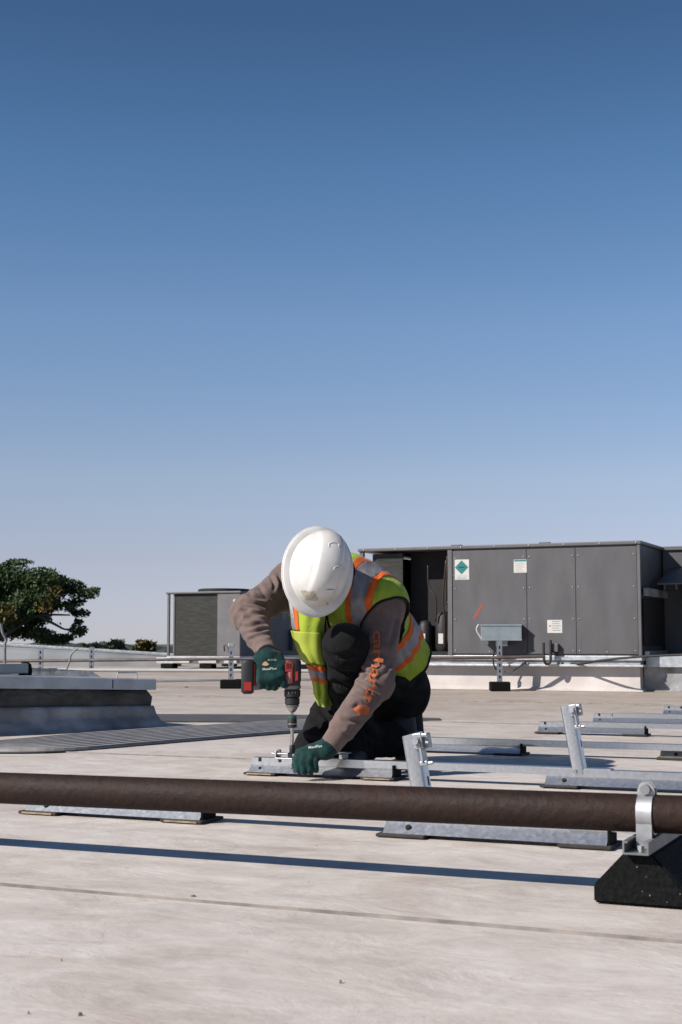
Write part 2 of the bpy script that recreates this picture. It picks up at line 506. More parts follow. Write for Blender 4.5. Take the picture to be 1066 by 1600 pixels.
TY = 40.0
def tp(px, py, dy=0.0):
    return P(px, py, TY + dy)
mpp = TY / FPX
tree = empty('broadleaf_tree', Vector((tp(-40, 990).x, TY, -8.0)), label='large dark broadleaf tree at the left edge behind the parapet', cat='tree')
to = tree.location
bl = []
for px, py, dy, rx, rz in [(20, 905, 0, 46, 26), (66, 906, -.4, 38, 20), (104, 918, .2, 32, 15), (136, 928, -.1, 20, 8), (-10, 935, .5, 60, 30), (50, 938, -.8, 44, 18),
                           (110, 940, .5, 26, 9), (122, 985, -.2, 17, 9), (100, 996, .1, 20, 6), (66, 992, -.3, 24, 10), (20, 992, .2, 34, 12), (-60, 915, 0, 70, 48), (-70, 970, .5, 70, 40), (10, 965, -1, 30, 18), (128, 958, .2, 14, 7), (84, 1000, .3, 30, 8), (88, 948, -.2, 34, 9), (60, 965, .5, 30, 12), (110, 972, .4, 22, 7), (30, 880, 0, 26, 7), (12, 955, -.6, 48, 24), (40, 985, .4, 34, 14), (104, 958, .3, 28, 9), (80, 945, .6, 30, 12), (148, 922, 0, 12, 5), (-20, 985, 0, 40, 20)]:
    c = tp(px, py, dy) - to
    bl.append((c, (rx * mpp, max(rx, 25) * mpp * 0.9, rz * mpp)))
LV, LF = leaf_cloud(bl, 76000, 0.056, seed=4)
np_mesh('crown', LV, LF, M['leaf'], tree, smooth=False)
LV, LF = leaf_cloud([(tp(60, 945, -1.3) - to, (24 * mpp, .4, 12 * mpp)), (tp(18, 960, -1.2) - to, (20 * mpp, .4, 16 * mpp)), (tp(85, 925, -1.1) - to, (14 * mpp, .3, 10 * mpp))], 900, 0.07, seed=9)
np_mesh('turning_leaves', LV, LF, M['leaf_y'], tree, smooth=False)
mb = MB()
tb = tp(-60, 1003) - to
mb.tube([(0, 0, 0), (0.05, 0, 4), tb, tp(-20, 960) - to], [0.42, 0.34, 0.26, 0.15], 10)
mb.build('trunk', M['bark'], tree, smooth=60)
for pts, r0 in [([(-60, 1005, 0), (-5, 998, -.3), (30, 978, -.6), (60, 962, -.8), (110, 961, -.6)], .085), ([(30, 978, -.6), (45, 960, -.5), (70, 930, -.3), (90, 915, 0)], .07),
                ([(60, 962, -.8), (85, 975, -.5), (105, 984, -.2), (130, 980, -.1)], .05), ([(-5, 998, -.3), (10, 960, -.2), (20, 905, 0)], .09), ([(-20, 960, 0), (-50, 910, .2)], .1), ([(70, 930, -.3), (120, 925, 0), (145, 920, 0)], .045)]:
    q = catmull([tp(a, b, c) - to for a, b, c in pts], 4)
    MB().tube(q, [r0 * (1 - .75 * i / (len(q) - 1)) for i in range(len(q))], 7).build('limb', M['bark'], tree, smooth=180)

def far_tree(px, py, Y, w, h, label, n, seed, m, top=0.5):
    b = Vector((P(px, py, Y).x, Y, -8.0))
    t = empty('far_tree', b, label=label, cat='tree', group='small trees beyond the parapet')
    k = Y / FPX
    c = P(px, py, Y) - b
    bls = []
    r = random.Random(seed)
    for i in range(9):
        bls.append((c + Vector((r.uniform(-.6, .6) * w * k, r.uniform(-.5, .5) * w * k, r.uniform(-.9, .35) * h * k)), (w * k * r.uniform(.25, .45), w * k * .4, h * k * r.uniform(.18, .35))))
    bls.append((c - Vector((0, 0, h * k * 1.2)), (w * k * .9, w * k * .8, h * k * .8)))
    v, f = leaf_cloud(bls, n, 0.20 * Y / 80, seed=seed)
    np_mesh('crown', v, f, m, t, smooth=False)
    mb = MB().tube([(0, 0, 0), (0.1, 0, c.z * .6), c], [0.3, 0.2, 0.06], 7)
    mb.build('trunk', M['bark'], t, smooth=180)
far_tree(176, 1006, 85, 24, 8, 'small rounded dark green tree beyond the parapet, nearer the large tree', 1500, 21, M['leaf_far'])
far_tree(225, 1005, 90, 20, 9, 'small sparse yellowish tree beyond the parapet, beside the condenser unit', 700, 22, M['leaf_y'])
far_tree(145, 1008, 95, 26, 6, 'low dark treetop just right of the large tree', 1200, 23, M['leaf_far'])

# ================================================================== HVAC, right
def W2(o, v):      # roof-grid rotation
    return o + U * v[0] + V * v[1] + Vector((0, 0, v[2]))
cr = P(1003, 1003, 11.9)
HW, HD = 2.56, 2.1
ZB, ZT = 0.30, 1.262
o0 = Vector((cr.x, cr.y, 0)) - U * HW
hv = empty('rooftop_unit', o0, -GA, 'large grey rooftop air conditioning unit with open coil section behind the worker', 'air conditioner')
US = 0.885      # where the solid cabinet starts
# body
mb = MB()
mb.box((US + .02, 0.012, ZB), (HW - .012, HD, ZT - .03))
mb.build('cabinet', M['hvac'], hv)
def on_panel(px, py):
    """local (x, z) on the front plane of the unit"""
    d = ray(px, py); c = Vector((0, 0, CAMH))
    nrm = V
    t = (o0 - c).dot(nrm) / d.dot(nrm)
    p = c + d * t - o0
    return p.dot(U), p.z
s1_, s2_ = on_panel(823.5, 940)[0], on_panel(900, 940)[0]
segs = [(US + .012, s1_ - .0015), (s1_ + .0015, s2_ - .0015), (s2_ + .0015, HW - .03)]
def screws(mb, pts, y=-.001, r=.006):
    for x, z in pts:
        mb.lathe([(r, 0), (r * .8, .004), (0.0005, .0055)], 8, Matrix.Translation((x, y, z)) @ Matrix.Rotation(math.pi / 2, 4, 'X'))
for a, b in segs:
    p = MB().box((a, 0.0, ZB + .012), (b, .011, ZT - .045), bevel=.0025, seg=1).build('access_panel', M['hvac'], hv)
    sc = MB()
    screws(sc, [(a + .025, ZB + .04 + i * .27) for i in range(4)] + [(b - .025, ZB + .04 + i * .27) for i in range(4)] + [((a + b) / 2, ZB + .03)])
    tag(sc.build('screws', M['bolt'], p), kind='stuff')
MB().box((HW - .028, -.004, ZB), (HW, .03, ZT - .03), bevel=.003, seg=1).build('corner_trim', M['hvac_lip'], hv)
MB().box((US - .035, -.004, ZB), (US + .008, .03, ZT - .03), bevel=.003, seg=1).build('corner_trim', M['hvac_lip'], hv)
# top cover with turned-down lip
mb = MB()
mb.box((-.012, -.015, ZT - .03), (HW + .012, HD, ZT), bevel=.006)
tc_ = mb.build('top_cover', M['hvac_lip'], hv)
sc = MB(); screws(sc, [(.05 + i * .31, ZT - .016) for i in range(9)], y=-.0155, r=.007); tag(sc.build('screws', M['bolt'], tc_), kind='stuff')
for x in (US + .03, 1.72):
    MB().box((x - .03, -.012, ZT), (x + .06, .05, ZT + .010), bevel=.003).build('cover_clip', M['hvac_lip'], tc_)
# open coil section
mb = MB().box((0.0, 0, ZB), (.040, .035, ZT - .03), bevel=.003, seg=1); mb.build('corner_post', M['hvac_lip'], hv)
mb = MB().box((0.0, HD - .04, ZB), (.040, HD, ZT - .03)); mb.build('corner_post', M['hvac_lip'], hv)
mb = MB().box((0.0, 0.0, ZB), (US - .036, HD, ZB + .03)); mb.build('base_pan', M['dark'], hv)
path = [(.40, .07), (.20, .07)] + [(.17 - .085 * math.sin(a), .155 - .085 * math.cos(a)) for a in np.linspace(0, math.pi / 2, 8)] + [(.085, .5), (.085, HD - .08)]
rings = []
for i, (x, y) in enumerate(path):
    x0, y0 = path[max(i - 1, 0)]; x1, y1 = path[min(i + 1, len(path) - 1)]
    t = Vector((x1 - x0, y1 - y0, 0)).normalized(); n_ = Vector((-t.y, t.x, 0))
    rings.append([Vector((x, y, ZB + .035)) - n_ * .012, Vector((x, y, ZB + .035)) + n_ * .012, Vector((x, y, ZT - .05)) + n_ * .012, Vector((x, y, ZT - .05)) - n_ * .012])
MB().loft(rings).build('condenser_coil', M['coil'], hv, smooth=50)
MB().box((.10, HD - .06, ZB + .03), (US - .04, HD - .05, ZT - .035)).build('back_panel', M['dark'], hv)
MB().box((US - .035, .03, ZB + .03), (US + .018, HD - .05, ZT - .035)).build('bay_panel', M['dark'], hv)
MB().box((.40, .26, ZB + .03), (US - .036, .29, ZT - .035)).build('bay_panel', M['dark'], hv)  # dark sheet added behind the coil to stand in for shade in the bay
for cx_, cy_, r_, z1 in ((.75, .17, .075, .36), (.57, .18, .06, .28)):
    cp = MB().lathe([(r_ * .8, 0), (r_, .03), (r_, z1 - .05), (r_ * .7, z1 - .01), (.01, z1)], 20, Matrix.Translation((cx_, cy_, ZB + .03))).build('compressor', M['blackcable'], hv, smooth=50)
    MB().box((cx_ - .025, cy_ - r_ - .003, ZB + .10), (cx_ + .02, cy_ - r_ + .004, ZB + .19)).build('rating_label', M['white_lab'], cp)
for pts in ([(0.785, .08, ZB + .05), (0.795, .07, ZB + .3), (0.775, .08, ZB + .5), (0.805, .09, ZB + .85)], [(0.705, .08, ZB + .3), (0.715, .06, ZB + .5), (0.645, .07, ZB + .62), (0.635, .08, ZB + .8)], [(0.825, .06, ZB + .1), (0.840, .05, ZB + .45), (0.815, .05, ZB + .48), (0.825, .06, ZB + .9)]):
    MB().tube(catmull(pts, 6), .008, 8).build('refrigerant_tube', M['copper'], hv, smooth=180)
# base rail and curb (curb set back under the rail)
MB().box((0.002, .004, ZB - .042), (HW - .002, HD, ZB - .001), bevel=.004).build('base_rail', M['galv_dull'], hv)
mb = MB().box((.02, .025, ZB - .075), (HW - .02, HD, ZB - .043)); mb.build('base_rail', M['curb_grey'], hv)
MB().box((.0, -.012, ZB - .094), (HW + .01, HD + .02, ZB - .076), bevel=.003).build('curb_flange', M['galv_dull'], hv)
mb = MB()
zc = ZB - .095
mb.loft([[Vector((.02, .03, 0)), Vector((HW - .0, .03, 0)), Vector((HW - .0, HD, 0)), Vector((.02, HD, 0))],
         [Vector((.05, .075, .03)), Vector((HW - .035, .075, .03)), Vector((HW - .035, HD, .03)), Vector((.05, HD, .03))],
         [Vector((.05, .09, zc)), Vector((HW - .04, .09, zc)), Vector((HW - .04, HD, zc)), Vector((.05, HD, zc))]])
mb.build('curb_flashing', M['curb_white'], hv)
# rear section, set back and running out of the frame to the right
MB().box((HW - .0, .93, ZB), (HW + 1.6, HD, ZT - .005), bevel=.006).build('rear_cabinet', M['hvac'], hv)
MB().box((HW + .005, .905, ZT - .03), (HW + 1.62, HD + .01, ZT + .004), bevel=.004).build('rear_top_lip', M['hvac_lip'], hv)
MB().box((HW + .003, .06, .80), (HW + .05, .92, .87), bevel=.01).build('side_flange', M['curb_grey'], hv)
MB().box((HW + .003, .08, .30), (HW + .04, .9, .34), bevel=.004).build('side_flange', M['galv_dull'], hv)
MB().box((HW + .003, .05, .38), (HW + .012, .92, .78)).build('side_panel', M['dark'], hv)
MB().box((HW - .03, .2, 0.0), (HW + 1.55, HD - .02, ZB - .096)).build('curb_flashing', M['curb_grey'], hv)
MB().box((HW + .002, .14, ZB - .094), (HW + 1.56, HD - .02, ZB - .002)).build('base_rail', M['galv_dull'], hv)
hd = MB()
hd.loft([[Vector((HW + .07, .925, 1.075)), Vector((HW + 1.4, .925, 1.075)), Vector((HW + 1.4, .925, 1.063)), Vector((HW + .07, .925, 1.063))],
         [Vector((HW + .07, .34, .915)), Vector((HW + 1.4, .34, .915)), Vector((HW + 1.4, .34, .903)), Vector((HW + .07, .34, .903))]])
hood = hd.build('rain_hood', M['hvac_lip'], hv)
for i in range(5):
    x = HW + .12 + i * .10
    MB().loft([[Vector((x, .90, 1.05)), Vector((x + .012, .90, 1.05)), Vector((x + .012, .90, 1.01)), Vector((x, .90, 1.01))],
               [Vector((x, .36, .900)), Vector((x + .012, .36, .900)), Vector((x + .012, .36, .860)), Vector((x, .36, .860))]]).build('hood_rib', M['hvac_lip'], hood)
MB().box((HW + .32, .36, .70), (HW + 1.38, .92, .74)).build('filter_shelf', M['dark'], hv)
# labels (positions from the photograph, on the panel plane)
def panel_rect(name, x0, y0, x1, y1, m, dep, parent=hv):
    a = on_panel(x0, y1); b = on_panel(x1, y0)
    return MB().box((a[0], -dep, a[1]), (b[0], -.0002, b[1])).build(name, m, parent)
l1 = panel_rect('diamond_label', 711, 874, 733, 906, M['white_lab'], .0015)
cx_, cz_ = on_panel(721.5, 886.5)
hw_ = on_panel(732, 886)[0] - cx_
mb = MB(); mb.poly([(cx_ - hw_, -.0022, cz_), (cx_, -.0022, cz_ - hw_), (cx_ + hw_, -.0022, cz_), (cx_, -.0022, cz_ + hw_)]); mb.build('teal_diamond', M['teal'], l1)
mb = MB().box((cx_ - hw_ * .45, -.003, cz_ - .003), (cx_ + hw_ * .45, -.0024, cz_ + .004)); mb.build('print', M['dark'], l1)
for y in (899.5, 902, 904):
    panel_rect('print_line', 714, y, 730, y + .7, M['print'], .0024, l1)
l2 = panel_rect('notice_label', 803, 874, 823, 895, M['white_lab'], .0015)
panel_rect('teal_header', 803.5, 874.6, 822.6, 877.4, M['teal'], .0024, l2)
for i, y in enumerate((880, 883, 886, 889, 892)):
    panel_rect('print_line', 806, y, 820 - (i % 2) * 3, y + .6, M['print'], .0024, l2)
l3 = panel_rect('wiring_label', 855.5, 968.5, 878.5, 989, M['white_lab'], .0015)
for i, y in enumerate((970.5, 974, 977.5, 981, 984.5)):
    panel_rect('print_line', 863, y, 876 - (i % 2) * 2, y + .8, M['print'], .0024, l3)
panel_rect('red_mark', 858.5, 977, 861, 979, M['redmark'], .0024, l3)
a = on_panel(741, 966); b = on_panel(755, 944)
dv = Vector((b[0] - a[0], 0, b[1] - a[1])).normalized(); nv = Vector((-dv.z, 0, dv.x)) * .011
A_, B_ = Vector((a[0], -.0012, a[1])), Vector((b[0], -.0012, b[1]))
MB().poly([A_ - nv, A_ + nv, B_ + nv * .8, B_ - nv * .8]).build('red_paint_mark', M['redmark'], hv)

# ------------------------------------------------ strut stands
def strut_stand(px, base_y, top_y, block_w, label, Yc=None, holes=True):
    b = G(px, base_y); b.y += .07; b.x *= b.y / (b.y - .07)
    t = empty('strut_stand', b, 0, label, 'pipe stand', 'channel stands on rubber blocks carrying roof piping')
    h = P(px, top_y, b.y).z
    w = block_w / 2
    MB().box((-w, -.07, 0), (w, .07, .078), bevel=.008).build('rubber_block', M['rubber'], t)
    s = MB()
    s.box((-.022, -.02, .078), (-.019, .02, h)); s.box((.019, -.02, .078), (.022, .02, h)); s.box((-.0188, -.02, .078), (.0188, -.0175, h))
    ch = s.build('channel', M['galv'], t)
    hm = MB(); z = .105
    while z < h - .03:
        hm.box((-.007, -.0212, z), (.007, -.0203, z + .026)); z += .05
    tag(hm.build('slots', M['hole'], ch), kind='stuff')
    return t, b, h
s1, s1b, s1h = strut_stand(361, 1076, 1009, .185, 'slotted channel stand on black block in front of the far condenser unit')
s2, s2b, s2h = strut_stand(781, 1080, 1000, .17, 'slotted channel stand under the galvanised junction box')
# top fittings of the first stand
MB().tube([(-.06, 0, s1h - .05), (-.065, 0, s1h), (-.03, 0, s1h + .01), (-.02, 0, s1h - .06)], .006, 6).build('wire_loop', M['blackcable'], s1, smooth=180)
MB().box((-.028, -.025, s1h - .01), (.028, .025, s1h + .02), bevel=.005).build('pipe_clamp', M['galv_dull'], s1)
s3, s3b, s3h = strut_stand(63, 1073, 1013, .17, 'slotted channel stand behind the low curb at left')
s4, s4b, s4h = strut_stand(143, 1068, 1011, .12, 'thin channel post behind the low curb, nearest the small trees')
# junction box on stand 2
ba, bb = P(754, 1000, s2b.y + .06), P(817, 976, s2b.y + .06)
jb = empty('junction_box', Vector(((ba.x + bb.x) / 2, s2b.y + .14, ba.z)), R(-8), 'pale galvanised junction box on the slotted stand before the large unit', 'junction box')
w, h = (bb.x - ba.x) / 2, bb.z - ba.z
MB().box((-w, -.08, 0), (w, .07, h), bevel=.004).build('box', M['jbox'], jb)
MB().box((-w - .004, -.086, h - .012), (w + .004, .074, h + .003), bevel=.002).build('lid', M['jbox'], jb)
MB().box((-w - .003, -.083, -.006), (w + .003, .073, .008), bevel=.002).build('bottom_lip', M['jbox'], jb)
MB().tube(catmull([(-w + .01, .0, -.0), (-w - .03, .0, .06), (-w - .04, 0, .10), (-w - .02, .0, h + .004)], 5), .008, 7).build('side_conduit', M['pvc'], jb, smooth=180)
MB().box((-.05, -.05, -.05), (.05, .05, 0.0)).build('bracket', M['galv_dull'], jb)
# piping
def pipe_thing(name, pts, r, m, label, cat, n=10, smooth_n=0):
    q = catmull(pts, smooth_n) if smooth_n else [Vector(p) for p in pts]
    o = q[0].copy()
    mb = MB().tube([p - o for p in q], r, n)
    ob = mb.build(name, m, None, smooth=60)
    ob.location = o
    tag(ob, label, cat)
    return ob
yg = s2b.y - .035
pipe_thing('gas_pipe', [P(-80, 1034, s1b.y + .6), P(361, 1029.5, s1b.y - .035), P(781, 1027.5, yg), P(852, 1025.5, yg)], .014, M['gaspipe'], 'thin brown gas pipe running across in front of both units', 'pipe')
pipe_thing('plastic_pipe', [P(-80, 1046, 13.6), P(361, 1048, 13.2), P(640, 1049, 13.0)], .017, M['pvc'], 'white plastic pipe running low behind the worker and the curb', 'pipe')
pipe_thing('conduit', [P(150, 1066, 12.9), P(361, 1062.5, 12.9), P(600, 1061, 12.9)], .010, M['conduit'], 'thin grey conduit lying lowest on the roof behind the worker', 'conduit')
for px in (120, 430):
    g = P(px, 1048, 13.3)
    b = MB().loft([[Vector((-.05, -.05, 0)), Vector((.05, -.05, 0)), Vector((.05, .05, 0)), Vector((-.05, .05, 0))], [Vector((-.035, -.04, g.z - .016)), Vector((.035, -.04, g.z - .016)), Vector((.035, .04, g.z - .016)), Vector((-.035, .04, g.z - .016))]]).build('pipe_block', M['rubber'])
    b.location = (g.x, 13.3, 0)
    nm = {120: 'behind the low curb', 290: 'just right of the low curb', 430: 'behind the drill', 560: 'hidden behind the worker'}[px]
    tag(b, 'low black block under the white plastic pipe ' + nm, 'pipe block', 'blocks under the white plastic pipe')
ye = yg
pipe_thing('expansion_loop', [P(849.5, 1004, ye), P(850, 1028, ye), P(852, 1036, ye), P(855.5, 1037.5, ye), P(859, 1036, ye), P(860.5, 1028, ye), P(860.5, 1000, ye)], .011, M['blackcable'], 'black U-shaped pipe trap at the end of the gas pipe', 'pipe', 9, 5)
pipe_thing('elbow_conduit', [P(860, 1019, ye), P(867, 1018, ye + .03), P(873, 1027, ye + .08), P(881, 1036, ye + .1)], .012, M['blackcable'], 'black elbow beside the U-shaped pipe trap', 'pipe', 9, 5)
pipe_thing('flexible_conduit', [P(788, 1050, s2b.y), P(800, 1050, s2b.y + .02), P(812, 1042, s2b.y + .1), P(826, 1030, s2b.y + .18), P(846, 1031, s2b.y + .2)], .009, M['conduit'], 'pale flexible conduit curving from the stand to the large unit', 'conduit', 9, 6)
pipe_thing('power_cable', [P(881, 1036, ye + .1), P(905, 1037.5, ye - .05), P(940, 1032, 11.85), P(1000, 1026, 11.6), P(1090, 1022, 11.2)], .010, M['blackcable'], 'dark cable sagging along the base of the large unit', 'cable', 8, 6)
pipe_thing('looped_cable', [P(772, 1018, s2b.y + .1), P(771, 1035, s2b.y + .12), P(776, 1046, s2b.y + .12), P(784, 1040, s2b.y + .14)], .007, M['blackcable'], 'short black cable hanging behind the junction box stand', 'cable', 8, 5)
dx = on_panel(868, 1012)
MB().box((dx[0] - .03, -.05, dx[1] - .035), (dx[0] + .035, -.0005, dx[1] + .035), bevel=.005).build('disconnect_box', M['hvac_lip'], hv)

# ------------------------------------------------ far condenser unit, left
c2 = P(375, 1003, 22.0); W1 = 1.30; H0, H1 = 0.195, 1.20
o2 = Vector((c2.x, c2.y, 0)) - U * W1
cu = empty('condenser_unit', o2, -GA, 'smaller grey condenser unit with fan ring at left behind the worker', 'air conditioner')
DD = 2.3
MB().box((.90, 0, H0), (W1, .05, H1 - .03), bevel=.006).build('front_panel', M['hvac_far'], cu)
MB().box((W1 - .05, .051, H0), (W1, DD, H1 - .03)).build('side_panel', M['side_shade'], cu)
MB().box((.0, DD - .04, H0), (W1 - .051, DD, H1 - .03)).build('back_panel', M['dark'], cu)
MB().box((0, 0, H0), (.035, .035, H1 - .03)).build('corner_post', M['hvac_lip'], cu)
MB().box((-.02, -.02, H1 - .03), (W1 + .02, DD + .02, H1), bevel=.006).build('top_cover', M['hvac_lip'], cu)
MB().box((0, 0.0, H0 - .03), (W1, DD, H0 - .001)).build('base_pan', M['galv_dull'], cu)
MB().box((.115, .03, H0), (.898, .06, H1 - .035)).build('coil', M['coil'], cu)
MB().box((.115, .061, H0), (.145, DD - .06, H1 - .035)).build('coil', M['coil'], cu)
MB().box((.10, .02, H0), (.125, .029, H1 - .035)).build('coil_edge', M['hvac_lip'], cu)
ring = []
prof = [(.36, 0), (.42, 0), (.42, .045), (.39, .055), (.36, .05)]
mb = MB(); n = 40
vv = [[mb.bm.verts.new((r * math.cos(2 * math.pi * i / n), r * math.sin(2 * math.pi * i / n), z)) for r, z in prof] for i in range(n)]
for i in range(n):
    for j in range(len(prof)):
        k2 = (j + 1) % len(prof); i2 = (i + 1) % n
        mb.bm.faces.new((vv[i][j], vv[i2][j], vv[i2][k2], vv[i][k2]))
fr = mb.build('fan_ring', M['dark'], cu, smooth=40); fr.location = (.72, .55, H1 + .0005)
mb = MB()
for i in range(9):
    mb.tube([(.36 + .0, 0, .035)] and [( -.36 + i * .09, -math.sqrt(max(.001, .36 ** 2 - (-.36 + i * .09) ** 2)), .035), (-.36 + i * .09, math.sqrt(max(.001, .36 ** 2 - (-.36 + i * .09) ** 2)), .035)], .004, 5)
g_ = mb.build('fan_guard', M['dark'], fr)
lx = .90 + .25
MB().box((W1 - .12, -.004, 1.0), (W1 - .02, -.0005, 1.07)).build('rating_label', M['white_lab'], cu)
MB().box((W1 + .0005, 1.45, .78), (W1 + .004, 1.6, .92)).build('side_label', M['hvac_lip'], cu)
MB().box((W1 + .0005, 1.75, .28), (W1 + .06, 1.98, .62), bevel=.01).build('disconnect_box', M['hvac'], cu)
for vy in (.1, .9, DD - .2):
    MB().box((-.25, vy, .075), (W1 + 1.2, vy + .09, H0 - .031), bevel=.004).build('support_beam', M['galv_dull'], cu)
for vy in (.06, DD - .24):
    for x in (-.15, .55, W1 + .1, W1 + .9):
        MB().box((x, vy, 0), (x + .22, vy + .17, .074), bevel=.01).build('support_block', M['rubber'], cu)
for x0_, x1_ in ((.05, .38), (.55, .86), (1.0, 1.22)):
    MB().box((x0_, .04, .088), (x1_, .098, H0 - .033)).build('packing_strip', M['pvc'], cu)

# ------------------------------------------------ things at far left
bx = P(-20, 1051, 14.5); 
wb = MB().box((-.16, -.1, 0), (.2, .12, .22), bevel=.01).build('white_box', M['curb_white'])
wb.location = (P(8, 1050, 15.5).x, 15.5, 0); wb.scale = (1, 1, 1.0)
tag(wb, 'small white box standing on the roof at the far left edge', 'box')
pipe_thing('vent_cable', [P(8, 1055, 12.4), P(8, 1008, 12.4), P(10, 1000, 12.4), P(4, 988, 12.4), P(2, 975, 12.4)], .012, M['chan_dark'], 'grey cable rising at the left edge before the large tree', 'cable', 8, 4)
pipe_thing('bent_rod', [P(102, 1052, 13.0), P(108, 1036, 13.0), P(112, 1022, 13.0), P(121, 1013, 13.0)], .008, M['chan_dark'], 'bent thin grey rod sticking up behind the low curb', 'rod', 8, 3)

# ------------------------------------------------ low curb, left
CA = R(40)
cc = P(233, 1068, 6.95)
cbo = Vector((cc.x, cc.y, 0))
cb = empty('roof_curb', cbo, CA, 'low shaded roof curb with pale metal cap and flared base at left', 'roof curb')
CL, CD = 2.6, 1.3
def shear(x, z): return z * (1 + .16 * max(0, -x))
def wavy(x, y, s): return .018 * mnoise.noise((x * 4, y * 4, s)) + .008 * mnoise.noise((x * 13, y * 13, s))
rings = []
nx = 130
def curb_ring(off, z, seed):
    pts = []
    for i in range(nx + 1):
        x = -CL + CL * i / nx
        pts.append(Vector((x + (off if i == nx else 0), -off + wavy(x, 0, seed) * (1 if off > .03 else .3), shear(x, z))))
    for i in range(1, 21):
        y = -off + (CD + 2 * off) * i / 20
        pts.append(Vector((off + wavy(9, y, seed) * (1 if off > .03 else .3), y, z)))
    pts.append(Vector((-CL, CD + off, shear(-CL, z))))
    return pts
fl = []
for z_, o_ in ((0, .10), (.006, .082), (.012, .068), (.022, .056), (.035, .046), (.05, .038), (.065, .031), (.08, .026), (.095, .021), (.108, .017)):
    rg = curb_ring(o_, z_, 1.0 + z_ * 22)
    fl.append([p + Vector((0, -1, 0)) * (.011 * mnoise.noise((p.x * 9, z_ * 40, 2.0)) + .006 * mnoise.noise((p.x * 22 + z_ * 60, z_ * 60, 5.0))) * (1 if 0 < z_ < .1 else .3) for p in rg])
MB().loft(fl, cap=True).build('flashing', M['curb_grey'], cb, smooth=180)
MB().loft([curb_ring(.008, .109, 5), curb_ring(.012, .15, 6), curb_ring(-.008, .183, 7)], cap=True).build('side_band', M['curb_dirty'], cb, smooth=60)
MB().loft([curb_ring(.025, .184, 0), curb_ring(.025, .232, 0), curb_ring(.02, .237, 0)], cap=True).build('metal_cap', M['cap'], cb, smooth=30)
for x in (-.22, -1.15):
    MB().box((x, -.0285, shear(x, .188)), (x + .004, -.0255, shear(x, .228))).build('cap_joint', M['hvac_seam'], cb)
zt = .2385
MB().loft([[Vector((-.95, .25, shear(-.95, zt))), Vector((-.12, .25, shear(-.12, zt))), Vector((-.12, 1.1, zt * 1.02)), Vector((-.95, 1.1, shear(-.95, zt)))],
           [Vector((-.93, .28, shear(-.95, zt) + .045)), Vector((-.16, .28, shear(-.12, zt) + .03)), Vector((-.16, 1.05, zt * 1.02 + .03)), Vector((-.93, 1.05, shear(-.95, zt) + .045))]]).build('cover_plate', M['curb_grey'], cb)
MB().tube([(-.13, .08, shear(-.13, zt)), (-.13, .08, zt + .028), (-.02, .08, zt + .028), (-.02, .08, zt)], .004, 6).build('frame_bracket', M['galv_dull'], cb)
MB().box((-.84, .05, shear(-.84, zt)), (-.62, .18, shear(-.84, zt) + .045), bevel=.004).build('latch_box', M['jbox'], cb)
MB().loft([[Vector((-.60 + .03 * math.cos(a) * s, .12 + .03 * math.sin(a) * s, shear(-.6, zt) + z)) for a in np.linspace(0, 2 * math.pi, 10, endpoint=False)] for s, z in ((1, 0), (1.1, .02), (.9, .05), (.4, .062))]).build('rubber_bumper', M['rubber'], cb, smooth=180)
MB().loft([[Vector((-.92 + .03 * math.cos(a) * s, .12 + .03 * math.sin(a) * s, shear(-.92, zt) + z)) for a in np.linspace(0, 2 * math.pi, 10, endpoint=False)] for s, z in ((1, 0), (1.1, .02), (.9, .04), (.4, .05))]).build('rubber_bumper', M['rubber'], cb, smooth=180)

# ------------------------------------------------ ribbed walkway mat and flat dark strip
near = [(-60, 1176), (30, 1177), (118, 1174), (250, 1163), (380, 1152), (480, 1144), (590, 1137)]
far_ = [(-60, 1166), (30, 1158), (118, 1150), (250, 1140.5), (380, 1132.6), (480, 1127), (590, 1122)]
NN = catmull([G(a, b) for a, b in near], 6); FFp = catmull([G(a, b) for a, b in far_], 6)
wm = empty('walkway_mat', (NN[12].x, NN[12].y, 0), 0, 'ribbed grey walkway mat running from the low curb to the worker', 'mat')
wo = wm.location.copy()
mb = MB(); T = []
for a, b in zip(NN, FFp):
    T.append([mb.bm.verts.new(a - wo + Vector((0, 0, z))) if q == 0 else mb.bm.verts.new(b - wo + Vector((0, 0, z))) for q, z in ((0, .0005), (0, .005), (1, .005), (1, .0005))])
for a, b in zip(T[:-1], T[1:]):
    for i in range(3):
        mb.bm.faces.new((a[i], b[i], b[i + 1], a[i + 1]))
mb.build('mat_base', M['mat_pad'], wm)
NR = 10
for r_ in range(NR):
    f0, f1 = (r_ + .2) / NR, (r_ + .75) / NR
    mb = MB(); T = []
    for a, b in zip(NN, FFp):
        T.append([mb.bm.verts.new(a.lerp(b, f) - wo + Vector((0, 0, z))) for f, z in ((f0, .0052), (f0 + .008, .014), (f1 - .008, .014), (f1, .0052))])
    for a, b in zip(T[:-1], T[1:]):
        for i in range(3):
            mb.bm.faces.new((a[i], b[i], b[i + 1], a[i + 1]))
    mb.build('rib', M['mat_rib'], wm)
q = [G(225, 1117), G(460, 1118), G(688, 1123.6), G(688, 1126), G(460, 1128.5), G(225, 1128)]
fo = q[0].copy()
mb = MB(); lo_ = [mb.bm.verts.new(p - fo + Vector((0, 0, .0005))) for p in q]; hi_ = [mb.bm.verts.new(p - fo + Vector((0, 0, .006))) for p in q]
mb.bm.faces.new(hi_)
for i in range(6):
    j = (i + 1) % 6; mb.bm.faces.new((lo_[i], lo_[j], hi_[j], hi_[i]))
fm = mb.build('flat_strip', M['mat_pad']); fm.location = fo  # thin flat strip of even dark grey lying on the roof
tag(fm, 'plain dark grey strip behind the worker, beyond the ribbed mat', 'mat')

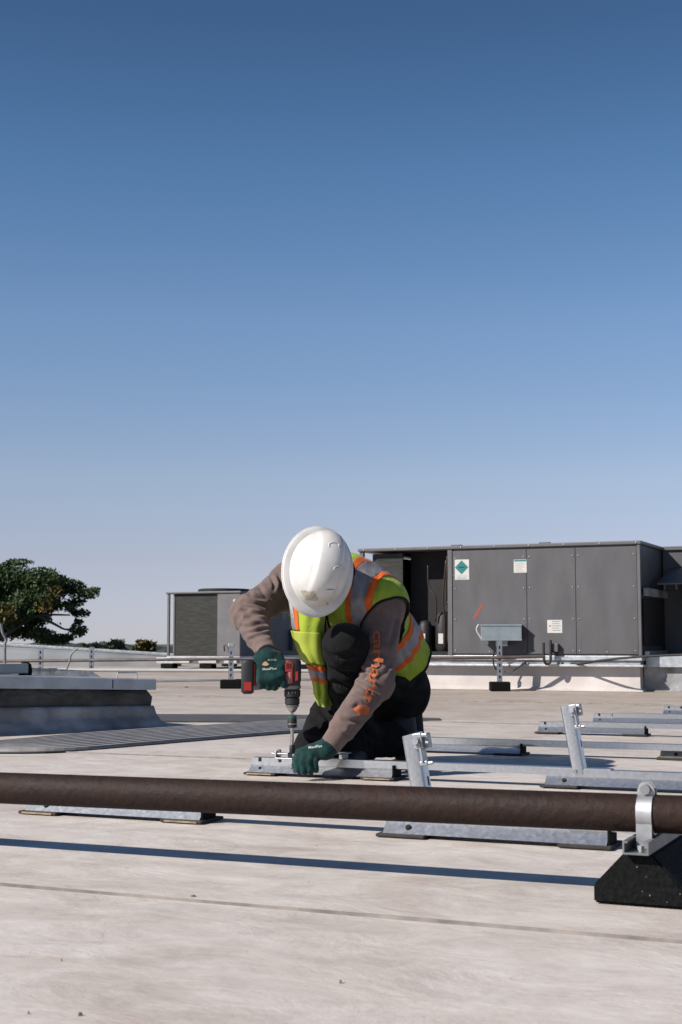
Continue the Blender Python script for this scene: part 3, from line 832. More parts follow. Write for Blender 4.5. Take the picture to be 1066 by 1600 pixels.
# ================================================================== RACKING
def hat(t=0.0025):
    out = [(0, .008), (.022, .031), (.022, .052), (.058, .052), (.058, .031), (.080, .008)]
    inn = [(.080 - t * 1.3, .008), (.058 - t, .031), (.058 - t, .052 - t), (.022 + t, .052 - t), (.022 + t, .031), (t * 1.3, .008)]
    return out + inn
FOOTL = .485
def foot(name_label, p, tan=True, length=FOOTL, marks='hole'):
    t = empty('racking_foot', (p.x, p.y, 0), -GA, name_label, 'racking foot', 'galvanised racking feet on the roof')
    ch = MB().prism(hat(), 0, length).build('channel', M['galv'], t)
    for x in (-.012, length - .098):
        pd = MB().box((x, -.012, .0005), (x + .11, .096, .0078), bevel=.002, seg=1).build('rubber_pad', M['pad'], t)
        if tan:
            MB().box((x + .012, -.0135, .002), (x + .098, -.0122, .006)).build('pad_edge', M['pad_edge'], pd)
    MB().box((length + .0005, .006, .009), (length + .005, .070, .044)).build('end_cap', M['rubber'], t)
    mb = MB()
    if marks == 'hole':
        mb.lathe([(.007, 0), (.006, .003), (.001, .0035)], 10, Matrix.Translation((.055, .0115, .0205)) @ Matrix.Rotation(R(45), 4, 'X'))
    else:
        for x in (.03, .10):
            mb.box((x - .005, .0205, .040), (x + .005, .0218, .0525))
        mb.lathe([(.005, 0), (.004, .003), (.001, .0035)], 10, Matrix.Translation((.035, .0115, .0205)) @ Matrix.Rotation(R(45), 4, 'X'))
    tag(mb.build('holes', M['hole'], ch), kind='stuff')
    return t
def railp(t=0.002):
    o = [(.0190, .0335), (.0190, .0555), (.0610, .0555), (.0610, .0335)]
    i = [(.0610 - t, .0335), (.0610 - t, .0555 - t), (.0190 + t, .0555 - t), (.0190 + t, .0335)]
    return o + i
def rail(label, p, a, b):
    o = MB().prism(railp(), a, b).build('link_rail', M['galv'])
    o.location = (p.x, p.y, 0); o.rotation_euler = (0, 0, -GA)
    tag(o, label, 'rail', 'galvanised rails linking the racking feet')
    return o
def post(label, p, along, L=.19, lean=-10.0, hw=.0185):
    b = W2(Vector((p.x, p.y, 0)), (along, .040, .0))
    t = empty('tilt_post', b, -GA, label, 'post', 'leaning galvanised channel posts')
    X = Matrix.Translation((0, 0, .036)) @ Matrix.Rotation(R(lean), 4, 'Y')
    w, d, th = hw, .015, .0025
    mb = MB()
    q_ = .007
    fc = [(-w + q_ - q_ * math.cos(a), -d - .004 + q_ - q_ * math.sin(a)) for a in np.linspace(0, math.pi / 2, 5)] + [(w - q_ + q_ * math.sin(a), -d - .004 + q_ - q_ * math.cos(a)) for a in np.linspace(0, math.pi / 2, 5)]
    n = fc + [(w, d), (w - .01, d), (w - .01, d - th), (w - th, d - th), (w - th, -d - .004 + th), (-w + th, -d - .004 + th), (-w + th, d - th), (-w + .01, d - th), (-w + .01, d), (-w, d)]
    r0 = [Vector((x, y, 0)) for x, y in n]; r1 = [Vector((x, y, L + .12 * x)) for x, y in n]
    mb.loft([r0, r1], M=X); ch = mb.build('channel', M['galv'], t, smooth=35)
    MB().tube([X @ Vector((-w + .010, -d - .0045, .012)), X @ Vector((-w + .010, -d - .0095, .012))], .006, 10).build('bolt', M['bolt'], ch)
    mb = MB()
    mb.box((w - .010, -d - .010, L - .034), (w + .011, -d - .0045, L + .000), M=X, bevel=.002)
    mb.box((w + .002, -d - .012, L - .062), (w + .006, .004, L - .008), M=X)
    mb.box((w - .004, -d - .008, L - .070), (w + .014, -d + .004, L - .060), M=X, bevel=.002)
    mb.box((w + .004, -.012, L - .035), (w + .020, .012, L - .002), M=X, bevel=.003)
    cl = mb.build('clamp', M['clampzinc'], t)
    MB().tube([X @ Vector((w - .002, -d - .0125, L - .016)), X @ Vector((w - .002, -d - .019, L - .016))], .0075, 12).build('bolt_head', M['clampzinc'], cl, smooth=40)
    MB().tube([X @ Vector((w + .018, -d - .006, L - .022)), X @ Vector((w + .024, -d - .006, L - .024))], .005, 10).build('bolt_head', M['bolt'], cl, smooth=40)
    MB().tube([X @ Vector((w + .012, -d - .002, L - .066)), X @ Vector((w + .024, -d - .002, L - .066))], .0038, 8).build('bolt_shank', M['clampzinc'], cl, smooth=40)
    MB().box((-.006 + w, -.001, L * .38), (w + .0006, .006, L * .38 + .02), M=X).build('slot', M['hole'], ch)
    return t

f1 = G(39, 1271); f2 = G(598, 1307); f3 = G(388, 1210); f4 = G(851, 1230)
f5 = G(812, 1181) - U * FOOTL; f6 = G(1031, 1187); f7 = G(840, 1146); f9 = G(926, 1131); f8 = G(1036, 1118)
foot('racking foot under the left half of the brown pipe', f1)
foot('racking foot under the right half of the brown pipe, left of the black block', f2, tan=False)
foot('racking foot pressed down by the gloved hand', f3, marks='slot')
foot('racking foot at the right edge below the farther leaning post', f4, tan=False, length=.62)
foot('racking foot just right of the nearer leaning post, behind it', f5, tan=False)
foot('racking foot at the right edge behind the farther leaning post, its left end showing', f6, tan=False)
foot('racking foot standing behind the farther leaning post', f7, tan=False, marks='slot')
foot('racking foot second from the back, its left end right of the farther post top', f9, tan=False, marks='slot')
foot('farthest racking foot, small at the right edge', f8, tan=False, marks='slot')
rail('link rail mostly hidden behind the brown pipe, its end under the nearer post', f1, .39, .955 + .185)
rail('link rail behind the brown pipe running right toward the black block', f2, .40, 1.15)
r3 = rail('link rail from the gloved hand to the farther leaning post', f3, .125, .957 + .19)
rail('link rail running off the right edge beyond the farther post base', f4, .43, 1.2)
rail('link rail crossing behind the farther leaning post at mid height', f5, .12, 1.18)
rail('link rail on the foot behind the farther post, running right', f7, .09, 1.2)
rail('link rail farthest back, running right from the second farthest foot', f9, .10, 1.2)
post('nearer leaning galvanised post with clamp, standing just behind the brown pipe', f2, .085, L=.183)
post('farther leaning galvanised post with clamp near the right edge', f4, .095, L=.20)
post('leaning post cut off by the right edge of the picture', f6, .17, L=.20)
# clamp bracket under the drill
bp_ = P(449, 1188, 4.44); 
bk = empty('rail_clamp', (bp_.x, bp_.y, .0555), -GA, 'small zinc clamp bracket on the rail under the drill socket', 'clamp')
mb = MB()
mb.box((-.035, -.018, .0005), (.03, .018, .004), bevel=.001); mb.box((-.034, -.017, .0045), (-.030, .017, .024), bevel=.001); mb.box((.006, -.017, .0045), (.010, .017, .020), bevel=.001)
mb.box((-.0295, -.014, .014), (.0055, .014, .018), bevel=.001)
mb.build('bracket', M['clampzinc'], bk)
MB().tube([(-.05, -.006, .016), (-.018, -.006, .012)], .004, 8).build('bolt', M['clampzinc'], bk, smooth=60)
MB().tube([(-.028, .0, .018), (-.028, 0, .028)], .007, 8).build('nut', M['bolt'], bk)
# second small clamp to the right of the hand
b2 = P(516, 1186, 4.35)
bk2 = MB().box((-.010, -.012, 0), (.012, .012, .016), bevel=.002).box((-.018, -.016, .0165), (.02, .016, .019)).build('rail_clip', M['jbox'])
on_r3 = f3 + U * ((b2 - f3).dot(U)) + V * .040
bk2.location = (on_r3.x, on_r3.y, .0558); bk2.rotation_euler = (0, 0, -GA)
tag(bk2, 'small blue-grey clip on the rail right of the gloved hand', 'clip')

# ------------------------------------------------ brown pipe, block and strap
C1 = G(928, 1412)
cm = C1 + U * .072
pcx = cm + V * .058
PR = P(1012, 1271, pcx.y)
d0 = ray(0, 1231); c0 = Vector((0, 0, CAMH))
# intersect the ray's ground track with the line PR + s*U
det = d0.x * (-U.y) - d0.y * (-U.x)
rx, ry = PR.x - c0.x, PR.y - c0.y
tt = (rx * (-U.y) - ry * (-U.x)) / det
PL = c0 + d0 * tt
RAD = .0305
dirp = (PR - PL).normalized()
pp0 = PL - dirp * .9; pp1 = PR + dirp * 1.2
n = 60; mbp = MB()
mbp.tube([(pp0.lerp(pp1, i / n)) - pp0 for i in range(n + 1)], RAD, 40)
bp = mbp.build('steel_pipe', M['pipe_paint'], None, smooth=60); bp.location = pp0
tag(bp, 'thick dark brown steel pipe crossing the whole foreground', 'pipe')
zp = PR.z
bl = empty('pipe_support_block', (cm.x, cm.y, 0), -GA, 'black rubber pyramid-sided block carrying the brown pipe at right', 'pipe support')
htop = zp - RAD - .026
mb = MB()
prof = [(-.072, 0.002), (-.072, .030), (-.023, htop), (.023, htop), (.072, .030), (.072, .002)]
mb.loft([[Vector((x, 0.0, z)) for x, z in prof], [Vector((x, .26, z)) for x, z in prof]])
es = mb.bm.edges[:]
bmesh.ops.bevel(mb.bm, geom=es, offset=.003, segments=2, affect='EDGES')
block = mb.build('block', M['rubber'], bl, smooth=40)
mb = MB(); rr = random.Random(3)
for i in range(6):
    z = rr.uniform(.01, htop - .01); xm = .07 if z < .03 else .07 - (z - .03) / (htop - .03) * .05
    x = rr.uniform(-xm, xm) * .93
    s = rr.uniform(.0005, .0011)
    mb.box((x - s, -.0008, z - s), (x + s, -.0001, z + s * .8))
tag(mb.build('flecks', M['fleck'], block), kind='stuff')
z0 = htop + .0005
mb = MB(); w = .0205
hh = .0205; e_ = .0028
prof = [(-w, z0), (w, z0), (w, z0 + hh), (w - .008, z0 + hh), (w - .008, z0 + hh - e_), (w - e_, z0 + hh - e_), (w - e_, z0 + e_),
        (-w + e_, z0 + e_), (-w + e_, z0 + hh - e_), (-w + .008, z0 + hh - e_), (-w + .008, z0 + hh), (-w, z0 + hh)]
mb.loft([[Vector((x, -.018, z)) for x, z in prof], [Vector((x, .262, z)) for x, z in prof]])
mb.build('channel', M['chan_dark'], bl)
mb = MB(); ring = []
pc_l = Vector((0, .045, zp)); hw = .0125
pcl = (PR - Vector((cm.x, cm.y, 0))); pc_l = Vector((pcl.dot(U), pcl.dot(V), pcl.z))
ang = np.linspace(R(-118), R(298), 40)
def strap_ring(a, r):
    return Vector((0, math.cos(a) * r, math.sin(a) * r))
rings = []
for a in np.linspace(R(-62 - 180), R(62), 36):
    o_, i_ = strap_ring(a, RAD + .0030), strap_ring(a, RAD + .0004)
    rings.append([pc_l + Vector((-hw, 0, 0)) + i_, pc_l + Vector((hw, 0, 0)) + i_, pc_l + Vector((hw, 0, 0)) + o_, pc_l + Vector((-hw, 0, 0)) + o_])
st = MB().loft(rings).build('pipe_strap', M['clampzinc'], bl, smooth=40)
for sgn in (-1, 1):
    a = R(-90 - 62 * 1.0) if sgn < 0 else R(-28)
    a = R(62) if sgn > 0 else R(-242)
mb = MB()
for sgn in (-1, 1):
    y_ = math.cos(R(-35)) * (RAD + .0017) * sgn
    mb.box((pc_l.x - hw, pc_l.y + y_ - .0015 + sgn * .003, z0 + .004), (pc_l.x + hw, pc_l.y + y_ + .0015 + sgn * .003, pc_l.z - RAD * .45))
mb.build('strap_leg', M['clampzinc'], st)
mb = MB()
zt_ = pc_l.z + RAD
mb.loft([[Vector((pc_l.x - .0135 * f, pc_l.y + dy, zt_ - .004 + z)) for f, z in ((1, 0), (1.05, .010), (.75, .021), (.35, .025), (-.35, .025), (-.75, .021), (-1.05, .010), (-1, 0))] for dy in (-.010, -.006)])
mb.loft([[Vector((pc_l.x - .0135 * f, pc_l.y + dy, zt_ - .004 + z)) for f, z in ((1, 0), (1.05, .010), (.75, .021), (.35, .025), (-.35, .025), (-.75, .021), (-1.05, .010), (-1, 0))] for dy in (.006, .010)])
mb.build('strap_ear', M['clampzinc'], st, smooth=40)
MB().tube([(pc_l.x, pc_l.y - .019, zt_ + .009), (pc_l.x, pc_l.y - .0102, zt_ + .009)], .008, 14).tube([(pc_l.x, pc_l.y - .0100, zt_ + .009), (pc_l.x, pc_l.y + .018, zt_ + .009)], .004, 8).build('bolt', M['bolt'], st, smooth=40)
MB().tube([(0.004, .004, z0 + .003), (0.004, .004, z0 + .012)], .006, 6).build('channel_nut', M['clampzinc'], bl)

# ------------------------------------------------ grit and small debris lying on the membrane
mb = MB(); rr = random.Random(11)
spots = [(302, 1401, .006), (292, 1074, .02), (125, 1584, .003), (532, 1533, .003), (985, 1123, .012)]
spots += [(rr.uniform(0, 1066), rr.uniform(1110, 1590), rr.uniform(.0006, .0016)) for _ in range(10)]
for px_, py_, s_ in spots:
    g = G(px_, py_)
    n_ = 6
    ring0 = [g + Vector((math.cos(a) * s_ * rr.uniform(.7, 1.3), math.sin(a) * s_ * rr.uniform(.5, 1), -.003)) for a in np.linspace(0, 2 * math.pi, n_, endpoint=False)]
    ring1 = [p.lerp(g, .45) + Vector((0, 0, .0025 + s_ * .3)) for p in ring0]
    mb.loft([ring0, ring1])
gr = mb.build('grit', M['seam'])
tag(gr, 'scattered small dark grit on the pale roof membrane', 'grit', kind='stuff')

# ================================================================== WORKER
def smin(a, b, k):
    h = np.clip(0.5 + 0.5 * (b - a) / k, 0, 1)
    return b * (1 - h) + a * h - k * h * (1 - h)
class Field:
    """signed distance field sampled on a grid"""
    def __init__(self, lo, hi, h):
        self.lo = np.array(lo, dtype=np.float32); self.h = h
        n = np.ceil((np.array(hi) - np.array(lo)) / h).astype(int) + 1
        self.n = n
        self.X, self.Y, self.Z = np.meshgrid(*[self.lo[i] + h * np.arange(n[i], dtype=np.float32) for i in range(3)], indexing='ij')
        self.d = np.full(tuple(n), 1e3, dtype=np.float32)
    def _local(self, pts, r):
        pts = np.array([list(p) for p in pts], dtype=np.float32)
        a = np.clip(np.floor((pts.min(0) - r - self.lo) / self.h).astype(int), 0, self.n - 1)
        b = np.clip(np.ceil((pts.max(0) + r - self.lo) / self.h).astype(int) + 1, 1, self.n)
        return tuple(slice(a[i], b[i]) for i in range(3))
    def cone(self, a, b, r1, r2, k=0.03, sub=False, flat=None):
        """tapered capsule; flat=(direction, factor) squashes it along a direction"""
        a, b = Vector(a), Vector(b)
        s = self._local([a, b], max(r1, r2) + 0.10)
        px, py, pz = self.X[s] - a.x, self.Y[s] - a.y, self.Z[s] - a.z
        ab = b - a
        L2 = max(ab.length_squared, 1e-9)
        t = np.clip((px * ab.x + py * ab.y + pz * ab.z) / L2, 0, 1)
        qx, qy, qz = px - ab.x * t, py - ab.y * t, pz - ab.z * t
        if flat is not None:
            dv, fac = flat
            dv = Vector(dv).normalized()
            c = qx * dv.x + qy * dv.y + qz * dv.z
            qx, qy, qz = qx + dv.x * c * (fac - 1), qy + dv.y * c * (fac - 1), qz + dv.z * c * (fac - 1)
        d = np.sqrt(qx * qx + qy * qy + qz * qz) - (r1 + (r2 - r1) * t)
        if sub:
            self.d[s] = -smin(-self.d[s], d, k)
        else:
            self.d[s] = smin(self.d[s], d, k)
        return self
    def ell(self, c, ax, rad, k=0.02, sub=False):
        """ellipsoid, ax = 3 orthonormal vectors"""
        c = Vector(c); s = self._local([c], max(rad) + 0.08)
        px, py, pz = self.X[s] - c.x, self.Y[s] - c.y, self.Z[s] - c.z
        q = [(px * a.x + py * a.y + pz * a.z) for a in ax]
        k0 = np.sqrt(sum((qi / r) ** 2 for qi, r in zip(q, rad)))
        k1 = np.sqrt(sum((qi / (r * r)) ** 2 for qi, r in zip(q, rad))) + 1e-9
        d = k0 * (k0 - 1.0) / k1
        if sub: self.d[s] = -smin(-self.d[s], d, k)
        else: self.d[s] = smin(self.d[s], d, k)
        return self
    def cut(self, p, n):
        """remove the half space on the side n points to"""
        p, n = Vector(p), Vector(n).normalized()
        pl = (self.X - p.x) * n.x + (self.Y - p.y) * n.y + (self.Z - p.z) * n.z
        self.d = np.maximum(self.d, pl); return self
    def mesh(self):
        d = self.d; n = d.shape
        ins = d < 0
        cnt = np.zeros(tuple(x - 1 for x in n), dtype=np.int8)
        for i in (0, 1):
            for j in (0, 1):
                for k in (0, 1):
                    cnt += ins[i:n[0] - 1 + i, j:n[1] - 1 + j, k:n[2] - 1 + k]
        act = np.argwhere((cnt > 0) & (cnt < 8))
        idx = np.full(cnt.shape, -1, dtype=np.int64)
        idx[tuple(act.T)] = np.arange(len(act))
        corners = [(i, j, k) for i in (0, 1) for j in (0, 1) for k in (0, 1)]
        val = {c: d[act[:, 0] + c[0], act[:, 1] + c[1], act[:, 2] + c[2]] for c in corners}
        acc = np.zeros((len(act), 3)); w = np.zeros(len(act))
        for c in corners:
            for ax in range(3):
                if c[ax] == 0:
                    e = list(c); e[ax] = 1; e = tuple(e)
                    v0, v1 = val[c], val[e]
                    m = (v0 < 0) != (v1 < 0)
                    t = np.where(m, v0 / np.where(m, v0 - v1, 1), 0)
                    p = np.array(c, dtype=float)[None, :].repeat(len(act), 0)
                    p[:, ax] += t
                    acc[m] += p[m]; w[m] += 1
        Vt = (act + acc / w[:, None]) * self.h + self.lo
        F = []
        for ax in range(3):
            sl0 = [slice(1, -1)] * 3; sl1 = [slice(1, -1)] * 3
            sl0[ax] = slice(0, n[ax] - 1); sl1[ax] = slice(1, n[ax])
            a_, b_ = ins[tuple(sl0)], ins[tuple(sl1)]
            e = np.argwhere(a_ != b_)
            off = np.array([1, 1, 1]); off[ax] = 0
            g = e + off
            o1, o2 = [(1, 2), (2, 0), (0, 1)][ax]
            def sh(i, j):
                q = g.copy(); q[:, o1] -= i; q[:, o2] -= j
                return idx[q[:, 0], q[:, 1], q[:, 2]]
            quad = np.stack([sh(1, 1), sh(0, 1), sh(0, 0), sh(1, 0)], 1)
            flip = ~a_[tuple(e.T)]
            quad[flip] = quad[flip][:, ::-1]
            F.append(quad)
        return Vt, np.concatenate(F)

def vnormals(Vt, F):
    N = np.zeros_like(Vt)
    a, b, c = Vt[F[:, 0]], Vt[F[:, 1]], Vt[F[:, 2]]
    fn = np.cross(b - a, c - a)
    for i in range(F.shape[1]):
        np.add.at(N, F[:, i], fn)
    return N / (np.linalg.norm(N, axis=1, keepdims=True) + 1e-12)
def smooth_mesh(Vt, F, it=2, lam=0.5):
    E = np.concatenate([F[:, [i, (i + 1) % F.shape[1]]] for i in range(F.shape[1])])
    for _ in range(it):
        S = np.zeros_like(Vt); c = np.zeros(len(Vt))
        np.add.at(S, E[:, 0], Vt[E[:, 1]]); np.add.at(S, E[:, 1], Vt[E[:, 0]])
        np.add.at(c, E[:, 0], 1); np.add.at(c, E[:, 1], 1)
        Vt = Vt * (1 - lam) + lam * S / c[:, None]
    return Vt
def seg_t(Vt, a, b):
    a = np.array(a); ab = np.array(b) - a
    t = ((Vt - a) @ ab) / (ab @ ab)
    q = Vt - (a + np.clip(t, 0, 1)[:, None] * ab)
    return t, np.linalg.norm(q, axis=1)
def nz(Vt, s, seed=0.0, st=(1, 1, 1)):
    return np.array([mnoise.noise((p[0] * s * st[0] + seed, p[1] * s * st[1] - seed, p[2] * s * st[2] + 3.1 * seed)) for p in Vt.tolist()])

J = dict(
    hipL=P(616, 1074, 4.90), hipR=P(556, 1074, 4.98),
    kneeL=P(540, 1008, 4.50), ankL=P(558, 1156, 4.74), toeL=P(546, 1180, 4.60),
    kneeR=P(491, 1168, 4.60), ankR=P(607, 1155, 4.82), toeR=P(634, 1180, 4.82),
    neck=P(546, 902, 4.65), shL=P(598, 946, 4.63), shR=P(455, 912, 4.77),
    elR=P(388, 958, 4.60), wrR=P(417, 1020, 4.425), elL=P(588, 1066, 4.50), wrL=P(514, 1168, 4.37))
HN = Vector((.30, -.92, .16)).normalized()               # crown direction of the head
HF = Vector((-.16, -.22, -.95)); HF = (HF - HN * HF.dot(HN)).normalized()   # where the face looks
HS = HN.cross(HF).normalized()
hatc = P(498, 890, 4.43)                                  # centre of the hat rim
headc = hatc - HN * .030
waist = (J['hipL'] + J['hipR']) / 2 + Vector((0, -.03, .09))
chest = (J['shL'] + J['shR']) / 2
spine = (chest - waist).normalized()
SR = (J['shR'] - J['shL']); SR = (SR - spine * SR.dot(spine)).normalized()   # towards his right (image left)
SFr = spine.cross(SR); 
if SFr.dot(Vector((-.4, -.8, -.4))) < 0: SFr = -SFr                           # towards his front
J['waist'] = waist

worker = empty('person', Vector((.05, 4.72, 0)), 0, 'kneeling person in white hard hat and lime vest driving a fastener with a drill', 'person')
wo_ = np.array(worker.location)
def wmesh(name, Vt, F, m, parent=worker, smooth=True):
    return np_mesh(name, np.asarray(Vt) - wo_, F, m, parent, smooth)

def torso(f, g, k=.05):
    """g: extra thickness"""
    wl, wr = waist - SR * .075, waist + SR * .075
    cl, cr_ = chest - SR * .085 - spine * .05, chest + SR * .085 - spine * .05
    f.cone(wl, cl, .098 + g, .108 + g, k); f.cone(wr, cr_, .098 + g, .108 + g, k)
    f.cone(waist, chest - spine * .04 - SFr * .025, .105 + g, .10 + g, k)
    f.cone(chest - SR * .12 - spine * .01, chest + SR * .12 - spine * .01, .078 + g, .078 + g, k)
    f.cone(chest - spine * .02, J['neck'], .085 + g, .058 + g, k)
    return f
def arm(f, s, g, k=.03):
    sh, el, wr = J['sh' + s], J['el' + s], J['wr' + s]
    f.cone(chest.lerp(sh, .75), sh, .075 + g, .070 + g, .05)
    f.cone(sh, el, .066 + g, .054 + g, k); f.cone(el, wr, .054 + g, .038 + g, k)
    return f
def legs(f, g, k=.035):
    pel = (J['hipL'] + J['hipR']) / 2
    f.cone(J['hipL'], J['hipR'], .108 + g, .108 + g, .05)
    f.cone(J['hipL'] + Vector((.0, .02, -.02)), J['hipL'] + Vector((-.01, .03, .0)), .105 + g, .10 + g, .05)
    f.cone(pel, waist, .115 + g, .10 + g, .05)
    for s in 'LR':
        h, kn, an = J['hip' + s], J['knee' + s], J['ank' + s]
        f.cone(h, kn, .094 + g, .057 + g, k); f.cone(kn, kn.lerp(an, .4), .058 + g, .066 + g, k); f.cone(kn.lerp(an, .4), an, .066 + g, .050 + g, k)
    return f

# ---- the body itself: one continuous surface under the clothes
f = Field((-.42, 4.22, -.02), (.38, 5.14, .80), .008)
torso(f, -.022); arm(f, 'L', -.018); arm(f, 'R', -.018); legs(f, -.020)
f.cone(J['neck'] - spine * .02, headc - HN * .05, .055, .052, .03)
ax = (HS, HF, HN)
f.ell(headc - HF * .008, ax, (.076, .094, .098), .02)
f.ell(headc + HF * .035 - HN * .075, ax, (.055, .055, .065), .03)           # jaw
f.cone(headc + HF * .088 - HN * .030, headc + HF * .108 - HN * .062, .010, .015, .012)   # nose
f.cone(headc + HF * .088 - HN * .100 - HS * .02, headc + HF * .088 - HN * .100 + HS * .02, .008, .008, .008)  # lips
for s in (-1, 1):
    f.ell(headc + HS * s * .077 - HN * .048 - HF * .005, ax, (.008, .018, .030), .008)    # ears
    f.ell(headc + HS * s * .031 + HF * .086 - HN * .034, ax, (.014, .010, .009), .008, sub=True)   # eye sockets
    f.cone(headc + HS * s * .012 + HF * .090 - HN * .018, headc + HS * s * .045 + HF * .078 - HN * .018, .007, .006, .01)  # brow
for s in 'LR':
    _d = (J['toe' + s] - J['ank' + s]); _d.z = 0; _d.normalize()
    _a = J['ank' + s]
    if s == 'L': f.cone(Vector((_a.x, _a.y, .075)), Vector((_a.x, _a.y, .045)) + _d * .13, .026, .018, .02)
    f.cone(J['el' + s], J['wr' + s], .030, .021, .02)
    f.cone(J['wr' + s], J['wr' + s] + (J['wr' + s] - J['el' + s]).normalized() * .008, .020, .016, .01)
Vt, F = f.mesh(); Vt = smooth_mesh(Vt, F, 2)
body = wmesh('body', Vt, F, M['skin'])
for s in (-1, 1):
    e = MB().lathe([(0.001, -.011), (.008, -.008), (.011, 0), (.008, .008), (.001, .011)], 12).build('eye', M['white_lab'], body, smooth=180)
    e.location = headc + HS * s * .031 + HF * .078 - HN * .034 - Vector(wo_)
# hair at the nape and sides
f = Field(np.array(headc) - .16, np.array(headc) + .16, .006)
f.ell(headc - HF * .016 - HN * .004, ax, (.083, .096, .100), .01)
f.cut(headc + HF * .045, HF); f.cut(headc - HN * .105, -HN)
Vt, F = f.mesh(); Vt = smooth_mesh(Vt, F, 1)
wmesh('hair', Vt, F, M['hair'])

# ---- sweatshirt
f = Field((-.42, 4.24, .03), (.34, 5.06, .76), .0042)
torso(f, .0); arm(f, 'L', .0); arm(f, 'R', .0)
f.cone(J['neck'], J['neck'] + (headc - J['neck']).normalized() * .02, .056, .054, .03)
for s in 'LR':      # end of the sleeves
    wr, el = J['wr' + s], J['el' + s]
    t = (wr - el).normalized()
    sl = f._local([wr + t * .05], .075)
    pl = (f.X[sl] - wr.x) * t.x + (f.Y[sl] - wr.y) * t.y + (f.Z[sl] - wr.z) * t.z - .006
    f.d[sl] = np.maximum(f.d[sl], pl)
_pl = -((f.X - waist.x) * spine.x + (f.Y - waist.y) * spine.y + (f.Z - waist.z) * spine.z) - .05
_far = np.sqrt((f.X - waist.x) ** 2 + (f.Y - waist.y) ** 2 + (f.Z - waist.z) ** 2) < .30
f.d = np.where(_far & (f.Y > 4.66), np.maximum(f.d, _pl), f.d)
Vt, F = f.mesh(); Vt = smooth_mesh(Vt, F, 1)
N = vnormals(Vt, F)
disp = np.zeros(len(Vt))
for s in 'LR':
    sh, el, wr = J['sh' + s], J['el' + s], J['wr' + s]
    t1, d1 = seg_t(Vt, sh, el); t2, d2 = seg_t(Vt, el, wr)
    L1, L2 = (el - sh).length, (wr - el).length
    near = (np.minimum(d1, d2) < .085)
    axu = np.array((el - sh).normalized()); axf = np.array((wr - el).normalized())
    side = np.array(SR)
    ss = np.where(d2 < d1, L1 + np.clip(t2, 0, 1.1) * L2, np.clip(t1, -.2, 1) * L1)
    q = Vt[near]
    warp = nz(q, 9.0, 1.0) * 1.6 + nz(q, 22.0, 4.0) * .5
    lat = (q - np.array(el)) @ np.array(axu if s == 'R' else axf)
    crs = (q - np.array(el)) @ np.array([1.0, 0.3, 0.0])
    ph = (ss[near] * 2 * math.pi / .040) + warp * 2.0 + crs * 30
    wgt = np.exp(-((ss[near] - L1) / .085) ** 2) * (1.0 if s == 'R' else .55) + np.exp(-((ss[near] - L1 - L2) / .07) ** 2) * .7 + (.30 if s == 'R' else .14)
    fold = 1 - 2 * np.abs(((ph / (2 * math.pi)) % 1.0) - .5)            # ridged folds
    fold = fold ** 1.5 - .4
    mod = .55 + .9 * nz(q, 14.0, 8.0)
    cuff = np.clip((L1 + L2 - .052 - ss[near]) / .02, 0, 1)
    disp[near] += .0085 * wgt * fold * np.clip(mod, 0.05, 1.3) * cuff + (.004 if s == 'R' else .0025) * nz(q, 26.0, 2.0) * cuff
    # ribbed cuff: pinched in
    disp[near] += -.005 * (1 - cuff) * (ss[near] > L1)
rest = disp == 0
disp[rest] += .007 * nz(Vt[rest], 11.0, 5.0)
# creases read from the photograph: valleys (negative) and raised folds (positive), in photo pixels
def pix(Vt):
    d = Vt - np.array([0, 0, CAMH])
    dep = d @ np.array(_f)
    return np.stack([CX + FPX * d[:, 0] / dep, CY - FPX * (d @ np.array(_u)) / dep], 1)
def creases(Vt, N, lines):
    q = pix(Vt); out = np.zeros(len(Vt))
    vd = Vt - np.array([0, 0, CAMH]); vd /= np.linalg.norm(vd, axis=1, keepdims=True)
    face = np.clip(-(N * vd).sum(1) * 2.2, 0, 1)
    for amp, wid, pts in lines:
        if pts[0][0] > 480: amp *= .72
        pts = np.array([p[:] for p in catmull([(a, b, 0) for a, b in pts], 5)])[:, :2]
        best = np.full(len(Vt), 1e9); sgn = np.zeros(len(Vt)); tt = np.zeros(len(Vt))
        n = len(pts) - 1
        for i in range(n):
            a, b = pts[i], pts[i + 1]; ab = b - a
            t = np.clip(((q - a) @ ab) / (ab @ ab), 0, 1)
            r = q - (a + t[:, None] * ab); d = np.hypot(r[:, 0], r[:, 1])
            m = d < best
            best[m] = d[m]; tt[m] = (i + t[m]) / n
            sgn[m] = np.sign(ab[0] * r[m, 1] - ab[1] * r[m, 0])
        taper = np.sin(np.pi * np.clip(tt * .9 + .05, 0, 1)) ** .6
        x = best * sgn
        prof = np.exp(-(x / wid) ** 2) * -1.0 + .75 * np.exp(-((x + 1.9 * wid) / (1.5 * wid)) ** 2) + .35 * np.exp(-((x - 1.9 * wid) / (1.6 * wid)) ** 2)
        out += 1.45 * amp * prof * taper * face
    return out
Vt = Vt + N * disp[:, None]
N = vnormals(Vt, F)
